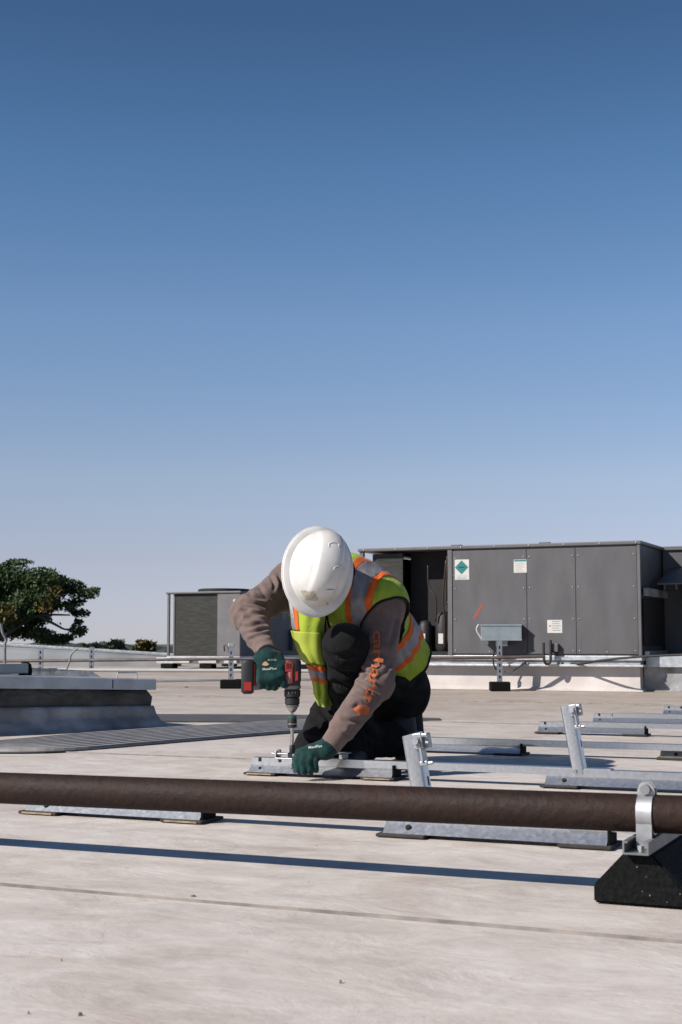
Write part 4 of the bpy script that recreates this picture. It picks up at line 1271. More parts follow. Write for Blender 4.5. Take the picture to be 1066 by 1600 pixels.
LN = [(.0075, 3.0, [(372, 939), (384, 941.7), (398, 944), (418, 949)]), (.006, 2.6, [(379, 946), (393, 950.7), (409, 955)]), (.007, 2.8, [(380, 954), (397, 959.7), (415, 961)]),
      (.0055, 2.6, [(378, 965), (400, 968), (414, 970)]), (.007, 2.8, [(378, 979), (392, 980), (405, 975), (416, 976)]), (.006, 2.6, [(386, 990), (402, 987), (420, 984)]),
      (.006, 2.6, [(390, 999), (406, 995), (424, 990)]), (.006, 3.0, [(394, 912), (390, 925), (395, 934), (413, 938)]), (.006, 2.4, [(435, 897), (439, 912), (436, 924)]),
      (.0055, 2.6, [(423, 901), (429, 913), (428, 922)]), (.004, 3.0, [(405, 915), (412, 928), (425, 936)]), (.0045, 2.6, [(396, 1008), (410, 1003), (428, 999)]),
      (.0085, 3.0, [(561, 1047), (569, 1049), (582, 1056)]), (.008, 2.6, [(560, 1057), (567, 1061), (575, 1057)]), (.009, 3.2, [(557, 1066), (566, 1071), (575, 1076), (592, 1083)]),
      (.007, 3.0, [(550, 1083), (562, 1087), (572, 1093)]), (.0075, 3.0, [(535, 1121), (548, 1127), (566, 1126)]), (.008, 3.0, [(522, 1143), (533, 1149), (545, 1146), (548, 1138)]),
      (.006, 3.0, [(540, 1103), (552, 1106), (560, 1100)]), (.006, 3.5, [(620, 965), (614, 990), (608, 1012)]), (.005, 3.0, [(574, 985), (572, 1005), (570, 1022)]), (.004, 3.2, [(612, 1030), (606, 1046), (598, 1056)]),
      (.005, 2.6, [(575, 1120), (588, 1108), (598, 1092)]), (.004, 2.6, [(528, 1158), (540, 1152), (556, 1148)])]
dd_ = creases(Vt, N, LN)
for s in 'LR':
    t2, d2 = seg_t(Vt, J['el' + s], J['wr' + s]); L2 = (J['wr' + s] - J['el' + s]).length
    dd_ *= 1 - .8 * ((t2 * L2 > L2 - .05) & (d2 < .07))
Vt = Vt + N * dd_[:, None]
Vt = smooth_mesh(Vt, F, 1, .25)
# cuffs are their own part
def region_split(Vt, F, mask):
    fm = mask[F].all(1)
    out = []
    for sel in (F[fm], F[~fm]):
        used = np.unique(sel); mp = np.full(len(Vt), -1); mp[used] = np.arange(len(used))
        out.append((Vt[used], mp[sel]))
    return out
cuffs_ = []
allm = np.zeros(len(Vt), bool)
for s in 'LR':
    t2, d2 = seg_t(Vt, J['el' + s], J['wr' + s])
    L2 = (J['wr' + s] - J['el' + s]).length
    cm_ = (t2 * L2 > L2 - .048) & (d2 < .07)
    allm |= cm_
    cuffs_.append(region_split(Vt, F, cm_)[0])
sv, sf = region_split(Vt, F, allm)[1]
sweat = wmesh('sweatshirt', sv, sf, M['sweat'])
for cv, cf in cuffs_:
    wmesh('cuff', cv, cf, M['cuff'], sweat)
sweat_bvh = BVHTree.FromPolygons([Vector(v) for v in Vt], [tuple(q) for q in F.tolist()])

# ---- trousers
f = Field((-.30, 4.30, -.01), (.42, 5.16, .52), .0056)
legs(f, .004)
for s in 'LR':
    an, kn = J['ank' + s], J['knee' + s]
    t = (an - kn).normalized()
    f.cone(an - t * .05, an + t * .02, .052, .056, .02)
f.cut((0, 0, .006), (0, 0, -1))
_pl = (f.X - waist.x) * spine.x + (f.Y - waist.y) * spine.y + (f.Z - waist.z) * spine.z - .03
f.d = np.where((f.Z > .30) & (f.Y > 4.66), np.maximum(f.d, _pl), f.d)
Vt, F = f.mesh(); Vt = smooth_mesh(Vt, F, 1)
N = vnormals(Vt, F)
kn = np.array(J['kneeR']); kl = np.array(J['kneeL'])
d_ = .006 * nz(Vt, 9.0, 3.0) + .006 * nz(Vt, 20.0, 6.0, (1, 1, .6))
for s in 'LR':
    a, b = J['hip' + s], J['knee' + s]
    t, dd = seg_t(Vt, a, b)
    ph = t * 9 + nz(Vt, 8.0, 2.0) * 1.5
    fold = (1 - 2 * np.abs((ph % 1.0) - .5)) ** 1.4 - .4
    d_ += np.where(dd < .12, .006 * fold * np.clip(.5 + nz(Vt, 11, 9.), 0, 1), 0)
    a, b = J['knee' + s], J['ank' + s]
    t, dd = seg_t(Vt, a, b)
    ph = t * 6 + nz(Vt, 8.0, 4.0) * 1.5
    fold = (1 - 2 * np.abs((ph % 1.0) - .5)) ** 1.4 - .4
    d_ += np.where(dd < .085, .005 * fold * np.clip(.4 + nz(Vt, 12, 7.), 0, 1), 0)
Vt = Vt + N * d_[:, None]
N = vnormals(Vt, F)
Vt = Vt + N * creases(Vt, N, [(.009, 4.0, [(508, 1018), (528, 1026), (556, 1020)]), (.009, 4.0, [(508, 1040), (530, 1050), (560, 1052)]), (.009, 4.5, [(506, 1075), (526, 1066), (550, 1080)]), (.008, 4.0, [(512, 1098), (530, 1092), (545, 1104)]),
     (.010, 5.0, [(604, 1058), (630, 1078), (660, 1082)]), (.010, 5.0, [(595, 1088), (622, 1100), (660, 1104)]), (.009, 4.5, [(600, 1115), (625, 1122), (650, 1140)]), (.009, 4.0, [(478, 1112), (497, 1130), (512, 1162)]),
     (.009, 4.0, [(466, 1150), (486, 1158), (508, 1160)]), (.008, 4.0, [(500, 1098), (508, 1120), (524, 1138)]), (.008, 4.0, [(560, 1130), (580, 1150), (600, 1158)])])[:, None]
Vt[:, 2] = np.maximum(Vt[:, 2], .003)
Vt = smooth_mesh(Vt, F, 1, .3)
trs = wmesh('trousers', Vt, F, M['trousers'])
tb = BVHTree.FromPolygons([Vector(v) for v in Vt], [tuple(q) for q in F.tolist()])
def hit(bvh, px, py):
    d = ray(px, py).normalized()
    r = bvh.ray_cast(Vector((0, 0, CAMH)), d)
    return r[0], r[1]
# knee pad: a smooth darker cap on the raised knee
kd = Vector((-.15, -.80, .58)).normalized()
km = np.linalg.norm((Vt - np.array(J['kneeL'] + kd * .055)) * np.array([1.15, 1, .8]), axis=1) < .050
kv, kf = region_split(Vt, F, km)[0]
wmesh('knee_patch', kv + vnormals(kv, kf) * .0018, kf, fabric('black_knee_patch', (0.0065, 0.0067, 0.0072), bump=.2), trs)
# dust specks on the shin
mb = MB(); rr = random.Random(5); cnt = 0
for i in range(110):
    p, n_ = hit(tb, rr.gauss(537, 11), rr.uniform(995, 1120))
    if p is None or p.y > 4.66: continue
    s = rr.uniform(.0004, .0011) * (1.7 if rr.random() < .12 else 1)
    e1 = n_.orthogonal().normalized(); e2 = n_.cross(e1)
    c = p + n_ * .0012 - Vector(wo_)
    mb.poly([c + e1 * s, c + e2 * s * .7, c - e1 * s, c - e2 * s * .8])
tag(mb.build('dust_specks', M['dust'], trs), kind='stuff')

# ---- boots
for s in 'LR':
    an, to_ = J['ank' + s], J['toe' + s]
    d = (to_ - an); d.z = 0; d.normalize()
    f = Field(np.minimum(np.array(an), np.array(to_)) - .15, np.maximum(np.array(an), np.array(to_)) + .15, .006)
    if s == 'L':
        heel = Vector((an.x, an.y, .035)) - d * .03; tip = heel + d * .20
        f.cone(Vector((an.x, an.y, .12)), heel + Vector((0, 0, .03)), .046, .044, .02)
        f.cone(heel + Vector((0, 0, .008)), tip + Vector((0, 0, 0.0)), .042, .036, .03, flat=((0, 0, 1), 1.05))
        f.cone(Vector((an.x, an.y, .09)), heel.lerp(tip, .6), .04, .032, .03)
        f.cut((0, 0, .014), (0, 0, -1))
        g = Field(np.array(heel) - .3, np.array(heel) + .3, .006)
        g.cone(heel, tip, .046, .040, .01); g.cut((0, 0, .002), (0, 0, -1)); g.cut((0, 0, .018), (0, 0, 1))
    else:
        ball = Vector((to_.x + .01, to_.y + .02, .040)); heel = ball + Vector((-.02, .06, .17))
        f.cone(an, heel + Vector((-.02, 0, -.03)), .046, .044, .03)
        f.cone(heel, ball, .042, .040, .03)
        f.cone(ball, ball + Vector((.02, -.055, -.006)), .038, .032, .03)
        f.cut((0, 0, .004), (0, 0, -1))
        g = Field(np.array(ball) - .25, np.array(ball) + .25, .006)
        off = Vector((.035, .03, -.012))
        g.cone(heel + off, ball + off * .7 + Vector((0, 0, 0)), .036, .036, .01); g.cut((0, 0, .003), (0, 0, -1))
    Vt, F = f.mesh(); bt = wmesh('boot', smooth_mesh(Vt, F, 1), F, M['boot'])
    Vt, F = g.mesh(); wmesh('sole', smooth_mesh(Vt, F, 1), F, M['sole'], bt)

# ---- gloves
DX, DY = P(457, 1055, 4.43).x, 4.43            # drill axis
HZ = P(440, 1054, 4.43).z                       # drill handle height
def glove_mesh(f, name):
    Vt, F = f.mesh(); Vt = smooth_mesh(Vt, F, 1)
    N = vnormals(Vt, F)
    Vt = Vt + N * (.0016 * nz(Vt, 60.0, 1.5))[:, None]
    return Vt, F
# right hand round the drill handle
f = Field((DX - .17, DY - .10, HZ - .09), (DX + .05, DY + .10, HZ + .12), .0036)
wr = J['wrR']
pal_top = Vector((wr.x + .004, wr.y - .004, wr.z - .012))
mcp = []
for i in range(4):
    x = DX - .034 - .0205 * i
    k_ = Vector((x, DY - .036 + .004 * abs(i - 1), HZ - .006 - .002 * i + (.004 if i == 0 else 0)))
    mcp.append(k_)
    f.cone(pal_top + Vector((.026 - .0175 * i, 0, -.004)), k_, .0185, .0150, .014)
    p2 = Vector((x + .002, DY - .022, HZ - .037 + .004 * (i == 3)))
    p3 = Vector((x + .003, DY + .012, HZ - .038 + .003 * i))
    p4 = Vector((x + .003, DY + .030, HZ - .014))
    if i == 0:
        p2 = Vector((x + .010, DY - .030, HZ - .028)); p3 = Vector((x + .018, DY - .006, HZ - .036)); p4 = Vector((x + .017, DY + .014, HZ - .030))
    f.cone(k_, p2, .0128, .0115, .006); f.cone(p2, p3, .0112, .0104, .004); f.cone(p3, p4, .0104, .0094, .004)
f.cone(pal_top + Vector((.030, .008, -.004)), Vector((DX - .030, DY - .020, HZ + .030)), .017, .0145, .012)
f.cone(Vector((DX - .030, DY - .020, HZ + .030)), Vector((DX - .028, DY + .016, HZ + .030)), .0140, .0120, .006)
f.cone(Vector((DX - .028, DY + .016, HZ + .030)), Vector((DX - .030, DY + .034, HZ + .010)), .0118, .0100, .005)
t = (J['wrR'] - J['elR']).normalized()
f.cone(wr - t * .018, pal_top, .0315, .029, .015)
sl = pal_top
Vt, F = glove_mesh(f, 'glove'); grv = (Vt, F)
gR = wmesh('glove', Vt, F, M['glove'])
gR_bvh = BVHTree.FromPolygons([Vector(v) for v in Vt], [tuple(q) for q in F.tolist()])
# left hand pressing on the rail
f = Field((-.20, 4.24, -.01), (.03, 4.48, .18), .0036)
wl = J['wrL']
px = lambda a, b, Y: P(a, b, Y)
knk = [px(468.5, 1176, 4.372), px(477, 1174.5, 4.365), px(486.5, 1176, 4.362), px(494.5, 1181, 4.366)]
pip = [px(464.5, 1190, 4.342), px(473, 1191, 4.335), px(482.5, 1192, 4.334), px(492, 1193, 4.342)]
dip = [px(465.5, 1201, 4.336), px(474.5, 1204, 4.330), px(484.5, 1202.5, 4.330), px(493, 1200, 4.338)]
tip = [px(467.5, 1206.5, 4.343), px(476.5, 1210, 4.338), px(486.5, 1208, 4.338), px(494.5, 1204, 4.345)]
for i in range(4):
    f.cone(wl + Vector((-.008 - .004 * (3 - i), -.004, -.002 + .006 * (1.5 - i) * .4)), knk[i], .020, .0135, .012)
    f.cone(knk[i], pip[i], .0122, .0108, .005); f.cone(pip[i], dip[i], .0106, .0096, .003); f.cone(dip[i], tip[i], .0096, .0082, .003)
t1_ = px(474, 1181, 4.385); t2_ = px(462.5, 1186, 4.372); t3_ = px(460, 1196, 4.352)
f.cone(wl + Vector((-.02, .0, 0)), t1_, .017, .0145, .012); f.cone(t1_, t2_, .0138, .0118, .006); f.cone(t2_, t3_, .0115, .0090, .004)
t = (J['wrL'] - J['elL']).normalized()
f.cone(wl - t * .025, wl + t * .012, .031, .028, .015)
Vt, F = glove_mesh(f, 'glove')
gL = wmesh('glove', Vt, F, M['glove'])
gL_bvh = BVHTree.FromPolygons([Vector(v) for v in Vt], [tuple(q) for q in F.tolist()])

# ---- printed marks laid on the cloth
def text_polys(txt, bold=0.0):
    cu_ = bpy.data.curves.new('t', 'FONT'); cu_.body = txt; cu_.size = 1.0; cu_.resolution_u = 3; cu_.offset = bold
    ob = bpy.data.objects.new('t', cu_); C.objects.link(ob)
    dg = bpy.context.evaluated_depsgraph_get()
    me = bpy.data.meshes.new_from_object(ob.evaluated_get(dg))
    vs = np.array([v.co[:] for v in me.vertices]); fs = [tuple(p.vertices) for p in me.polygons]
    bpy.data.objects.remove(ob); bpy.data.curves.remove(cu_); bpy.data.meshes.remove(me)
    return vs, fs
def lay_print(name, vs, fs, fn, bvh, m, parent, off=.0016, sub=0):
    """fn maps a print coordinate to a pixel of the photograph; the mark is laid on the surface there"""
    bm = bmesh.new()
    bv = [bm.verts.new(v) for v in vs.tolist()]
    for q in fs:
        try: bm.faces.new([bv[i] for i in q])
        except ValueError: pass
    bmesh.ops.triangulate(bm, faces=bm.faces[:])
    for _ in range(sub):
        bmesh.ops.subdivide_edges(bm, edges=bm.edges[:], cuts=1, use_grid_fill=False)
        bmesh.ops.triangulate(bm, faces=bm.faces[:])
    par = Vector(wo_)
    bad = []
    for v in bm.verts:
        a, b = fn(v.co.x, v.co.y)
        p, n_ = hit(bvh, a, b)
        if p is None: bad.append(v); continue
        v.co = p + n_ * off * .5 - ray(a, b).normalized() * off - par
    bmesh.ops.delete(bm, geom=bad, context='VERTS')
    me = bpy.data.meshes.new(name); bm.to_mesh(me); bm.free()
    return link_mesh(name, me, m, parent)
vs, fs = text_polys('carhartt', .022)
w_ = vs[:, 0].max()
def path_px(pts, s):
    s = min(max(s, 0), 1) * (len(pts) - 1); i = min(int(s), len(pts) - 2); t = s - i
    a, b = pts[i], pts[i + 1]
    return a[0] + (b[0] - a[0]) * t, a[1] + (b[1] - a[1]) * t, b[0] - a[0], b[1] - a[1]
sl_pts = [(583, 985), (584, 1007), (583, 1029), (579, 1051), (573.5, 1073), (567, 1095)]
def sleeve_fn(x, y):
    a, b, dx, dy = path_px(sl_pts, x / w_)
    L = math.hypot(dx, dy)
    return a + (-dy / L) * -(y) * 23.0, b + (dx / L) * -(y) * 23.0
lay_print('sleeve_lettering', vs, fs, sleeve_fn, sweat_bvh, M['oprint'], sweat, .0042, 1)
# round wave mark below it
ang = np.linspace(0, 2 * math.pi, 26, endpoint=False)
rad = [1 + .12 * math.cos(2 * a + .8) - (.28 if 2.4 < a < 2.95 else 0) for a in ang]
lv = np.array([(0, 0, 0)] + [(r * math.cos(a), r * math.sin(a), 0) for a, r in zip(ang, rad)])
lf = [(0, i, i % 26 + 1) for i in range(1, 27)]
lay_print('sleeve_mark', lv, lf, lambda x, y: (565 + x * 11.5, 1110 + y * 9.5), sweat_bvh, M['oprint'], sweat, .003, 2)
# print on the back of the gloves
vs, fs = text_polys('MaxiFlex', .015); w_g = vs[:, 0].max()
lay_print('glove_lettering', vs, fs, lambda x, y: (410 + x / w_g * 23, 1047.5 - x / w_g * 1.5 - y * 5.2), gR_bvh, M['gprint'], gR, .0015)
vs, fs = text_polys('ATG', .02); w_a = vs[:, 0].max()
lay_print('glove_lettering', vs, fs, lambda x, y: (418 + x / w_a * 14, 1032.5 - y * 4.0), gR_bvh, M['gprint'], gR, .0015)
dv = np.array([(0, 0, 0)] + [(math.cos(a) * (1 + .25 * math.sin(3 * a)), math.sin(a), 0) for a in ang])
lay_print('glove_mark', dv, lf, lambda x, y: (415 + x * 4.6, 1037 + y * 3.4), gR_bvh, M['gpeach'], gR, .0015)
vs, fs = text_polys('MaxiFlex', .02)
lay_print('glove_lettering', vs, fs, lambda x, y: (482 + x / w_g * 22, 1170 - x / w_g * 3 - y * 5.5), gL_bvh, M['gprint'], gL, .0015)

# ---- vest: a shell over the sweatshirt, cut by measured lines
f = Field((-.34, 4.30, .14), (.42, 5.20, .82), .0062)
torso(f, .0165)
f.cone(chest - spine * .02, J['neck'] + (headc - J['neck']).normalized() * .02, .082, .072, .03); f.cone(chest, J['shL'], .088, .089, .03); f.cone(chest, J['shR'], .088, .089, .03)
f.cone(waist - spine * .06 + SR * .05, waist - SR * .09 - spine * .09 - SFr * .02, .118, .118, .04)
Vt, F = f.mesh(); Vt = smooth_mesh(Vt, F, 1)
N = vnormals(Vt, F)
_flr = np.clip((-((Vt - np.array(chest)) @ np.array(spine)) - .10) / .25, 0, 1)
Vt = Vt + N * (.007 * nz(Vt, 12.0, 7.0) + .004 * nz(Vt, 26.0, 2.0) + _flr * (.016 + .022 * nz(Vt, 13.0, 3.0)))[:, None]
N = vnormals(Vt, F)
Vt = Vt + N * creases(Vt, N, [(.005, 4.0, [(560, 893), (572, 915), (562, 950), (548, 975)]), (.0045, 3.5, [(592, 895), (588, 920), (575, 950)]), (.005, 3.5, [(610, 900), (625, 915), (640, 925)]),
     (.006, 4.0, [(628, 990), (640, 1012), (655, 1030)]), (.005, 4.0, [(622, 1000), (630, 1025), (640, 1045)]), (.006, 4.0, [(650, 985), (660, 1005), (668, 1030)]), (.004, 3.0, [(535, 960), (528, 985), (515, 1005)])])[:, None]
N = vnormals(Vt, F)
T3 = np.concatenate([F[:, [0, 1, 2]], F[:, [0, 2, 3]]])
c_ = np.array(chest)
lat = (Vt - c_) @ np.array(SR); axl = (Vt - c_) @ np.array(spine); frt = (Vt - c_) @ np.array(SFr)
armd = np.full(len(Vt), 9.0)
for s in 'LR':
    t, d = seg_t(Vt, J['sh' + s], J['el' + s])
    ad = (J['el' + s] - J['sh' + s]).normalized(); ld = -SR if s == 'L' else SR
    nn_ = np.array((ad * (.75 if s == 'L' else .45) + ld * (.65 if s == 'L' else .9)).normalized())
    a_ = (.052 if s == 'L' else -.035) - (Vt - np.array(J['sh' + s])) @ nn_
    armd = np.minimum(armd, np.maximum(a_, d - (.105 if s == 'L' else .14)))
nkd = np.linalg.norm(Vt - np.array(J['neck'] + (headc - J['neck']).normalized() * .055 + Vector((-.01, -.01, .0))), axis=1)
class TM:
    def __init__(s, V_, F_, A_): s.V, s.F, s.A = V_, F_, A_
def split(tm, vals_key, level):
    """cuts a triangle mesh along attribute == level; returns (below, above) and the cut segments"""
    val = tm.A[vals_key] - level
    s = val > 0
    fs = s[tm.F]; c = fs.sum(1)
    keys = list(tm.A)
    full = {'lo': tm.F[c == 0], 'hi': tm.F[c == 3]}
    extraV, extraA = [], {k: [] for k in keys}
    cache = {}
    n0 = len(tm.V)
    def cutv(i, j):
        q = (min(i, j), max(i, j))
        if q in cache: return cache[q]
        t = val[i] / (val[i] - val[j])
        extraV.append(tm.V[i] * (1 - t) + tm.V[j] * t)
        for k in keys: extraA[k].append(tm.A[k][i] * (1 - t) + tm.A[k][j] * t)
        cache[q] = n0 + len(extraV) - 1
        return cache[q]
    lo_, hi_, segs = [], [], []
    for tri in tm.F[(c > 0) & (c < 3)]:
        sg = s[tri]
        one = 1 if sg.sum() == 1 else 0
        i = int(np.where(sg == bool(one))[0][0])
        a, b, d = tri[i], tri[(i + 1) % 3], tri[(i + 2) % 3]
        ab, ad = cutv(a, b), cutv(a, d)
        segs.append((ab, ad))
        (hi_ if one else lo_).append((a, ab, ad))
        (lo_ if one else hi_).extend([(ab, b, d), (ab, d, ad)])
    V2 = np.concatenate([tm.V, np.array(extraV).reshape(-1, 3)])
    A2 = {k: np.concatenate([tm.A[k], np.array(extraA[k])]) if extraA[k] else tm.A[k] for k in keys}
    def mk(base, add):
        Fx = np.concatenate([base, np.array(add, dtype=int).reshape(-1, 3)])
        used = np.unique(Fx); mp = np.full(len(V2), -1); mp[used] = np.arange(len(used))
        return TM(V2[used], mp[Fx], {k: A2[k][used] for k in keys})
    sv_ = [(V2[a], V2[b]) for a, b in segs]
    return mk(full['lo'], lo_), mk(full['hi'], hi_), sv_
A0 = dict(lat=lat, alat=np.abs(lat), ax=axl, frt=frt, arm=armd, neck=nkd, nx=N[:, 0], ny=N[:, 1], nz=N[:, 2])
# front opening: negative inside the opening, on the front side only
A0['open'] = np.where(frt > .02, np.abs(lat - .0) - (.030 + .10 * np.clip(-axl - .05, 0, .4)), .2 + np.abs(frt))
A0['hem'] = axl + .016 * nz(Vt, 9.0, 4.4) + .008 * nz(Vt, 22.0, 1.4)
tm = TM(Vt, T3, A0)
edges = []
_, tm, sg = split(tm, 'arm', 0.0); edges += sg
_, tm, sg = split(tm, 'neck', .062); edges += sg
_, tm, sg = split(tm, 'open', 0.0); edges += sg
_, tm, sg = split(tm, 'hem', -.330); edges += sg
def emit(name, tms, m, off, parent):
    Vs, Fs, n0 = [], [], 0
    for t in tms:
        if len(t.F) == 0: continue
        nn = np.stack([t.A['nx'], t.A['ny'], t.A['nz']], 1)
        nn /= np.linalg.norm(nn, axis=1, keepdims=True) + 1e-9
        Vs.append(t.V + nn * off); Fs.append(t.F + n0); n0 += len(t.V)
    o = wmesh(name, np.concatenate(Vs), np.concatenate(Fs), m, parent)
    so = o.modifiers.new('thickness', 'SOLIDIFY'); so.thickness = .0022; so.offset = -1
    return o
vest = emit('vest', [tm], M['lime'], 0.0, worker)
def band(tm, key, lo_, hi_):
    _, a, _ = split(tm, key, lo_)
    b, _, _ = split(a, key, hi_)
    return b
hz = [(-.345, .025, .022)]
LAT0 = .128
waistband = band(tm, 'ax', -.262, -.166)
emit('orange_trim', [band(waistband, 'ax', -.261, -.237), band(waistband, 'ax', -.191, -.167)], M['orange'], .0022, vest)
emit('reflective_tape', [band(waistband, 'ax', -.237, -.191)], M['reflect'], .0026, vest)
_, upper, _ = split(tm, 'ax', -.163)
for sgn in (1, -1):
    upper.A['sl'] = upper.A['lat'] * sgn
    LAT0 = .128 if sgn > 0 else .150
    st_ = band(upper, 'sl', LAT0 - .048, LAT0 + .048)
    emit('orange_trim', [band(st_, 'sl', LAT0 - .041, LAT0 - .023), band(st_, 'sl', LAT0 + .023, LAT0 + .041)], M['orange'], .0022, vest)
    emit('reflective_tape', [band(st_, 'sl', LAT0 - .023, LAT0 + .023)], M['reflect'], .0026, vest)
mb = MB()
for a, b in edges:
    a, b = Vector(a), Vector(b)
    if (a - b).length < 1e-5: continue
    dd = (b - a).normalized() * .0015
    mb.tube([a - dd - Vector(wo_), b + dd - Vector(wo_)], .0042, 5, cap=False)
tag(mb.build('edge_binding', M['binding'], vest, smooth=180), kind='stuff')

# ---- hanging right front panel of the vest
cols = [[(450, 930, 4.60), (478, 940, 4.56), (510, 950, 4.56)],
        [(454, 958, 4.58), (482, 962, 4.535), (509, 966, 4.55)],
        [(457, 983, 4.575), (483, 986, 4.52), (508, 988, 4.55)],
        [(467, 1016, 4.575), (488, 1019, 4.525), (510, 1022, 4.56)],
        [(480, 1041, 4.58), (496, 1045, 4.535), (514, 1048, 4.575)],
        [(488, 1066, 4.60), (500, 1070, 4.56), (517, 1072, 4.60)],
        [(491, 1088, 4.62), (503, 1092, 4.585), (520, 1090, 4.62)],
        [(498, 1102, 4.63), (507, 1105, 4.605), (522, 1100, 4.63)]]
CP = [[P(*q) for q in r] for r in cols]
def cr1(p, t):
    n = len(p) - 1; s = min(max(t, 0), 1) * n; i = min(int(s), n - 1); u = s - i
    p0, p1, p2, p3 = p[max(i - 1, 0)], p[i], p[i + 1], p[min(i + 2, n)]
    return 0.5 * ((2 * p1) + (p2 - p0) * u + (2 * p0 - 5 * p1 + 4 * p2 - p3) * u * u + (3 * p1 - p0 - 3 * p2 + p3) * u ** 3)
def sheet(u, v):
    p = cr1([cr1(r, u) for r in CP], v)
    fold = .007 * math.sin(u * 15 + 2.2 * v * 3 + 1.3 * math.sin(v * 6)) + .006 * mnoise.noise((u * 3.2, v * 9.0, 1.7))
    return p + Vector((0, -1, 0)) * fold * (.35 + v)
def sheet_part(name, u0, u1, v0, v1, m, off, parent, nu=14, nv=40, th=.0022):
    vv, ff = [], []
    nu = max(3, int(nu * (u1 - u0)) + 2); nv = max(3, int(nv * (v1 - v0)) + 2)
    for j in range(nv + 1):
        for i in range(nu + 1):
            u, v = u0 + (u1 - u0) * i / nu, v0 + (v1 - v0) * j / nv
            p = sheet(u, v); e = 1e-3
            n_ = (sheet(u + e, v) - p).cross(sheet(u, v + e) - p).normalized()
            if n_.y > 0: n_ = -n_
            vv.append(p + n_ * off)
    for j in range(nv):
        for i in range(nu):
            a = j * (nu + 1) + i
            ff.append((a, a + 1, a + nu + 2, a + nu + 1))
    o = wmesh(name, np.array([v[:] for v in vv]), np.array(ff), m, parent)
    so = o.modifiers.new('thickness', 'SOLIDIFY'); so.thickness = th; so.offset = 0
    return o
sheet_part('front_panel', 0, 1, 0, 1, M['lime'], 0, vest, 26, 70)
sheet_part('reflective_tape', .02, .16, .0, .29, M['reflect'], .003, vest, 20, 60)
sheet_part('orange_trim', .165, .26, .0, .29, M['orange'], .003, vest, 20, 60)
sheet_part('pocket', -.02, .80, .295, .525, M['limeg'], .0055, vest, 26, 70, .003)
sheet_part('orange_trim', .0, 1, .545, .585, M['orange'], .004, vest, 26, 120)
sheet_part('reflective_tape', .0, 1, .586, .655, M['reflect'], .004, vest, 26, 120)
sheet_part('orange_trim', .0, 1, .656, .69, M['orange'], .004, vest, 26, 120)
mb = MB()
mb.tube([sheet(1, v) - Vector(wo_) for v in np.linspace(0, 1, 40)], .0036, 6)
mb.build('edge_binding', M['binding'], vest, smooth=180)

# ---- hard hat
def hat_point(a, s):
    """a: angle (0 = face side), s: 0 crown .. 1 rim"""
    ca, sa = math.cos(a), math.sin(a)
    if s < .8:
        t = s / .8
        ph = t * math.pi / 2
        rr_ = math.sin(ph) ** .92
        z = .118 * math.cos(ph) ** .80
        x, y = .092 * rr_ * sa, .120 * rr_ * ca
        # central raised ridge with soft shoulders and a flat step each side
        ridge_ = 1 / (1 + math.exp((abs(x) - .040) / .0016))
        side = 1 / (1 + math.exp((abs(x) - .068) / .002))
        fade = min(1, max(0, (z - .018) / .04)) * (1 - .75 * max(0, (y / .120)) ** 4)
        z += (.0105 * ridge_ + .005 * side) * fade
        return x, y, z
    t = (s - .8) / .2
    wx, wy = .092 + .022 * t, .120 + (.028 if ca > 0 else .022) * t
    z = -.002 - .004 * t - .004 * t * t + .004 * abs(sa) * t
    if t > .9: z -= .003 * (t - .9) * 10
    return wx * sa, wy * ca, z
nA, nS = 96, 70
vv = []; ff = []
ss = list(np.linspace(0, .8, 54)) + list(np.linspace(.805, 1.0, 15))
def hw(q): return hatc + HS * q[0] + HF * q[1] + HN * (q[2])
for s_ in ss:
    for i in range(nA):
        vv.append(hw(hat_point(2 * math.pi * i / nA, s_)))
for j in range(len(ss) - 1):
    for i in range(nA):
        a, b = j * nA + i, j * nA + (i + 1) % nA
        ff.append((a + nA, b + nA, b, a))
hat_v = np.array([v[:] for v in vv])
hat_o = wmesh('hard_hat', hat_v, np.array(ff), M['hat'])
so = hat_o.modifiers.new('thickness', 'SOLIDIFY'); so.thickness = .003; so.offset = -1
hat_bvh = BVHTree.FromPolygons(vv, ff)
# rolled rim
mb = MB(); mb.tube([hw(hat_point(2 * math.pi * i / nA, 1.0)) - HN * .001 - Vector(wo_) for i in range(nA + 1)], .0026, 8, cap=False)
mb.build('rim_edge', M['hat'], hat_o, smooth=180)
# suspension band inside
mb = MB(); mb.tube([hatc + HS * .083 * math.sin(a) + HF * .103 * math.cos(a) - HN * .006 - Vector(wo_) for a in np.linspace(0, 2 * math.pi, 40)], .006, 6, cap=False)
mb.build('head_band', M['binding'], hat_o, smooth=180)
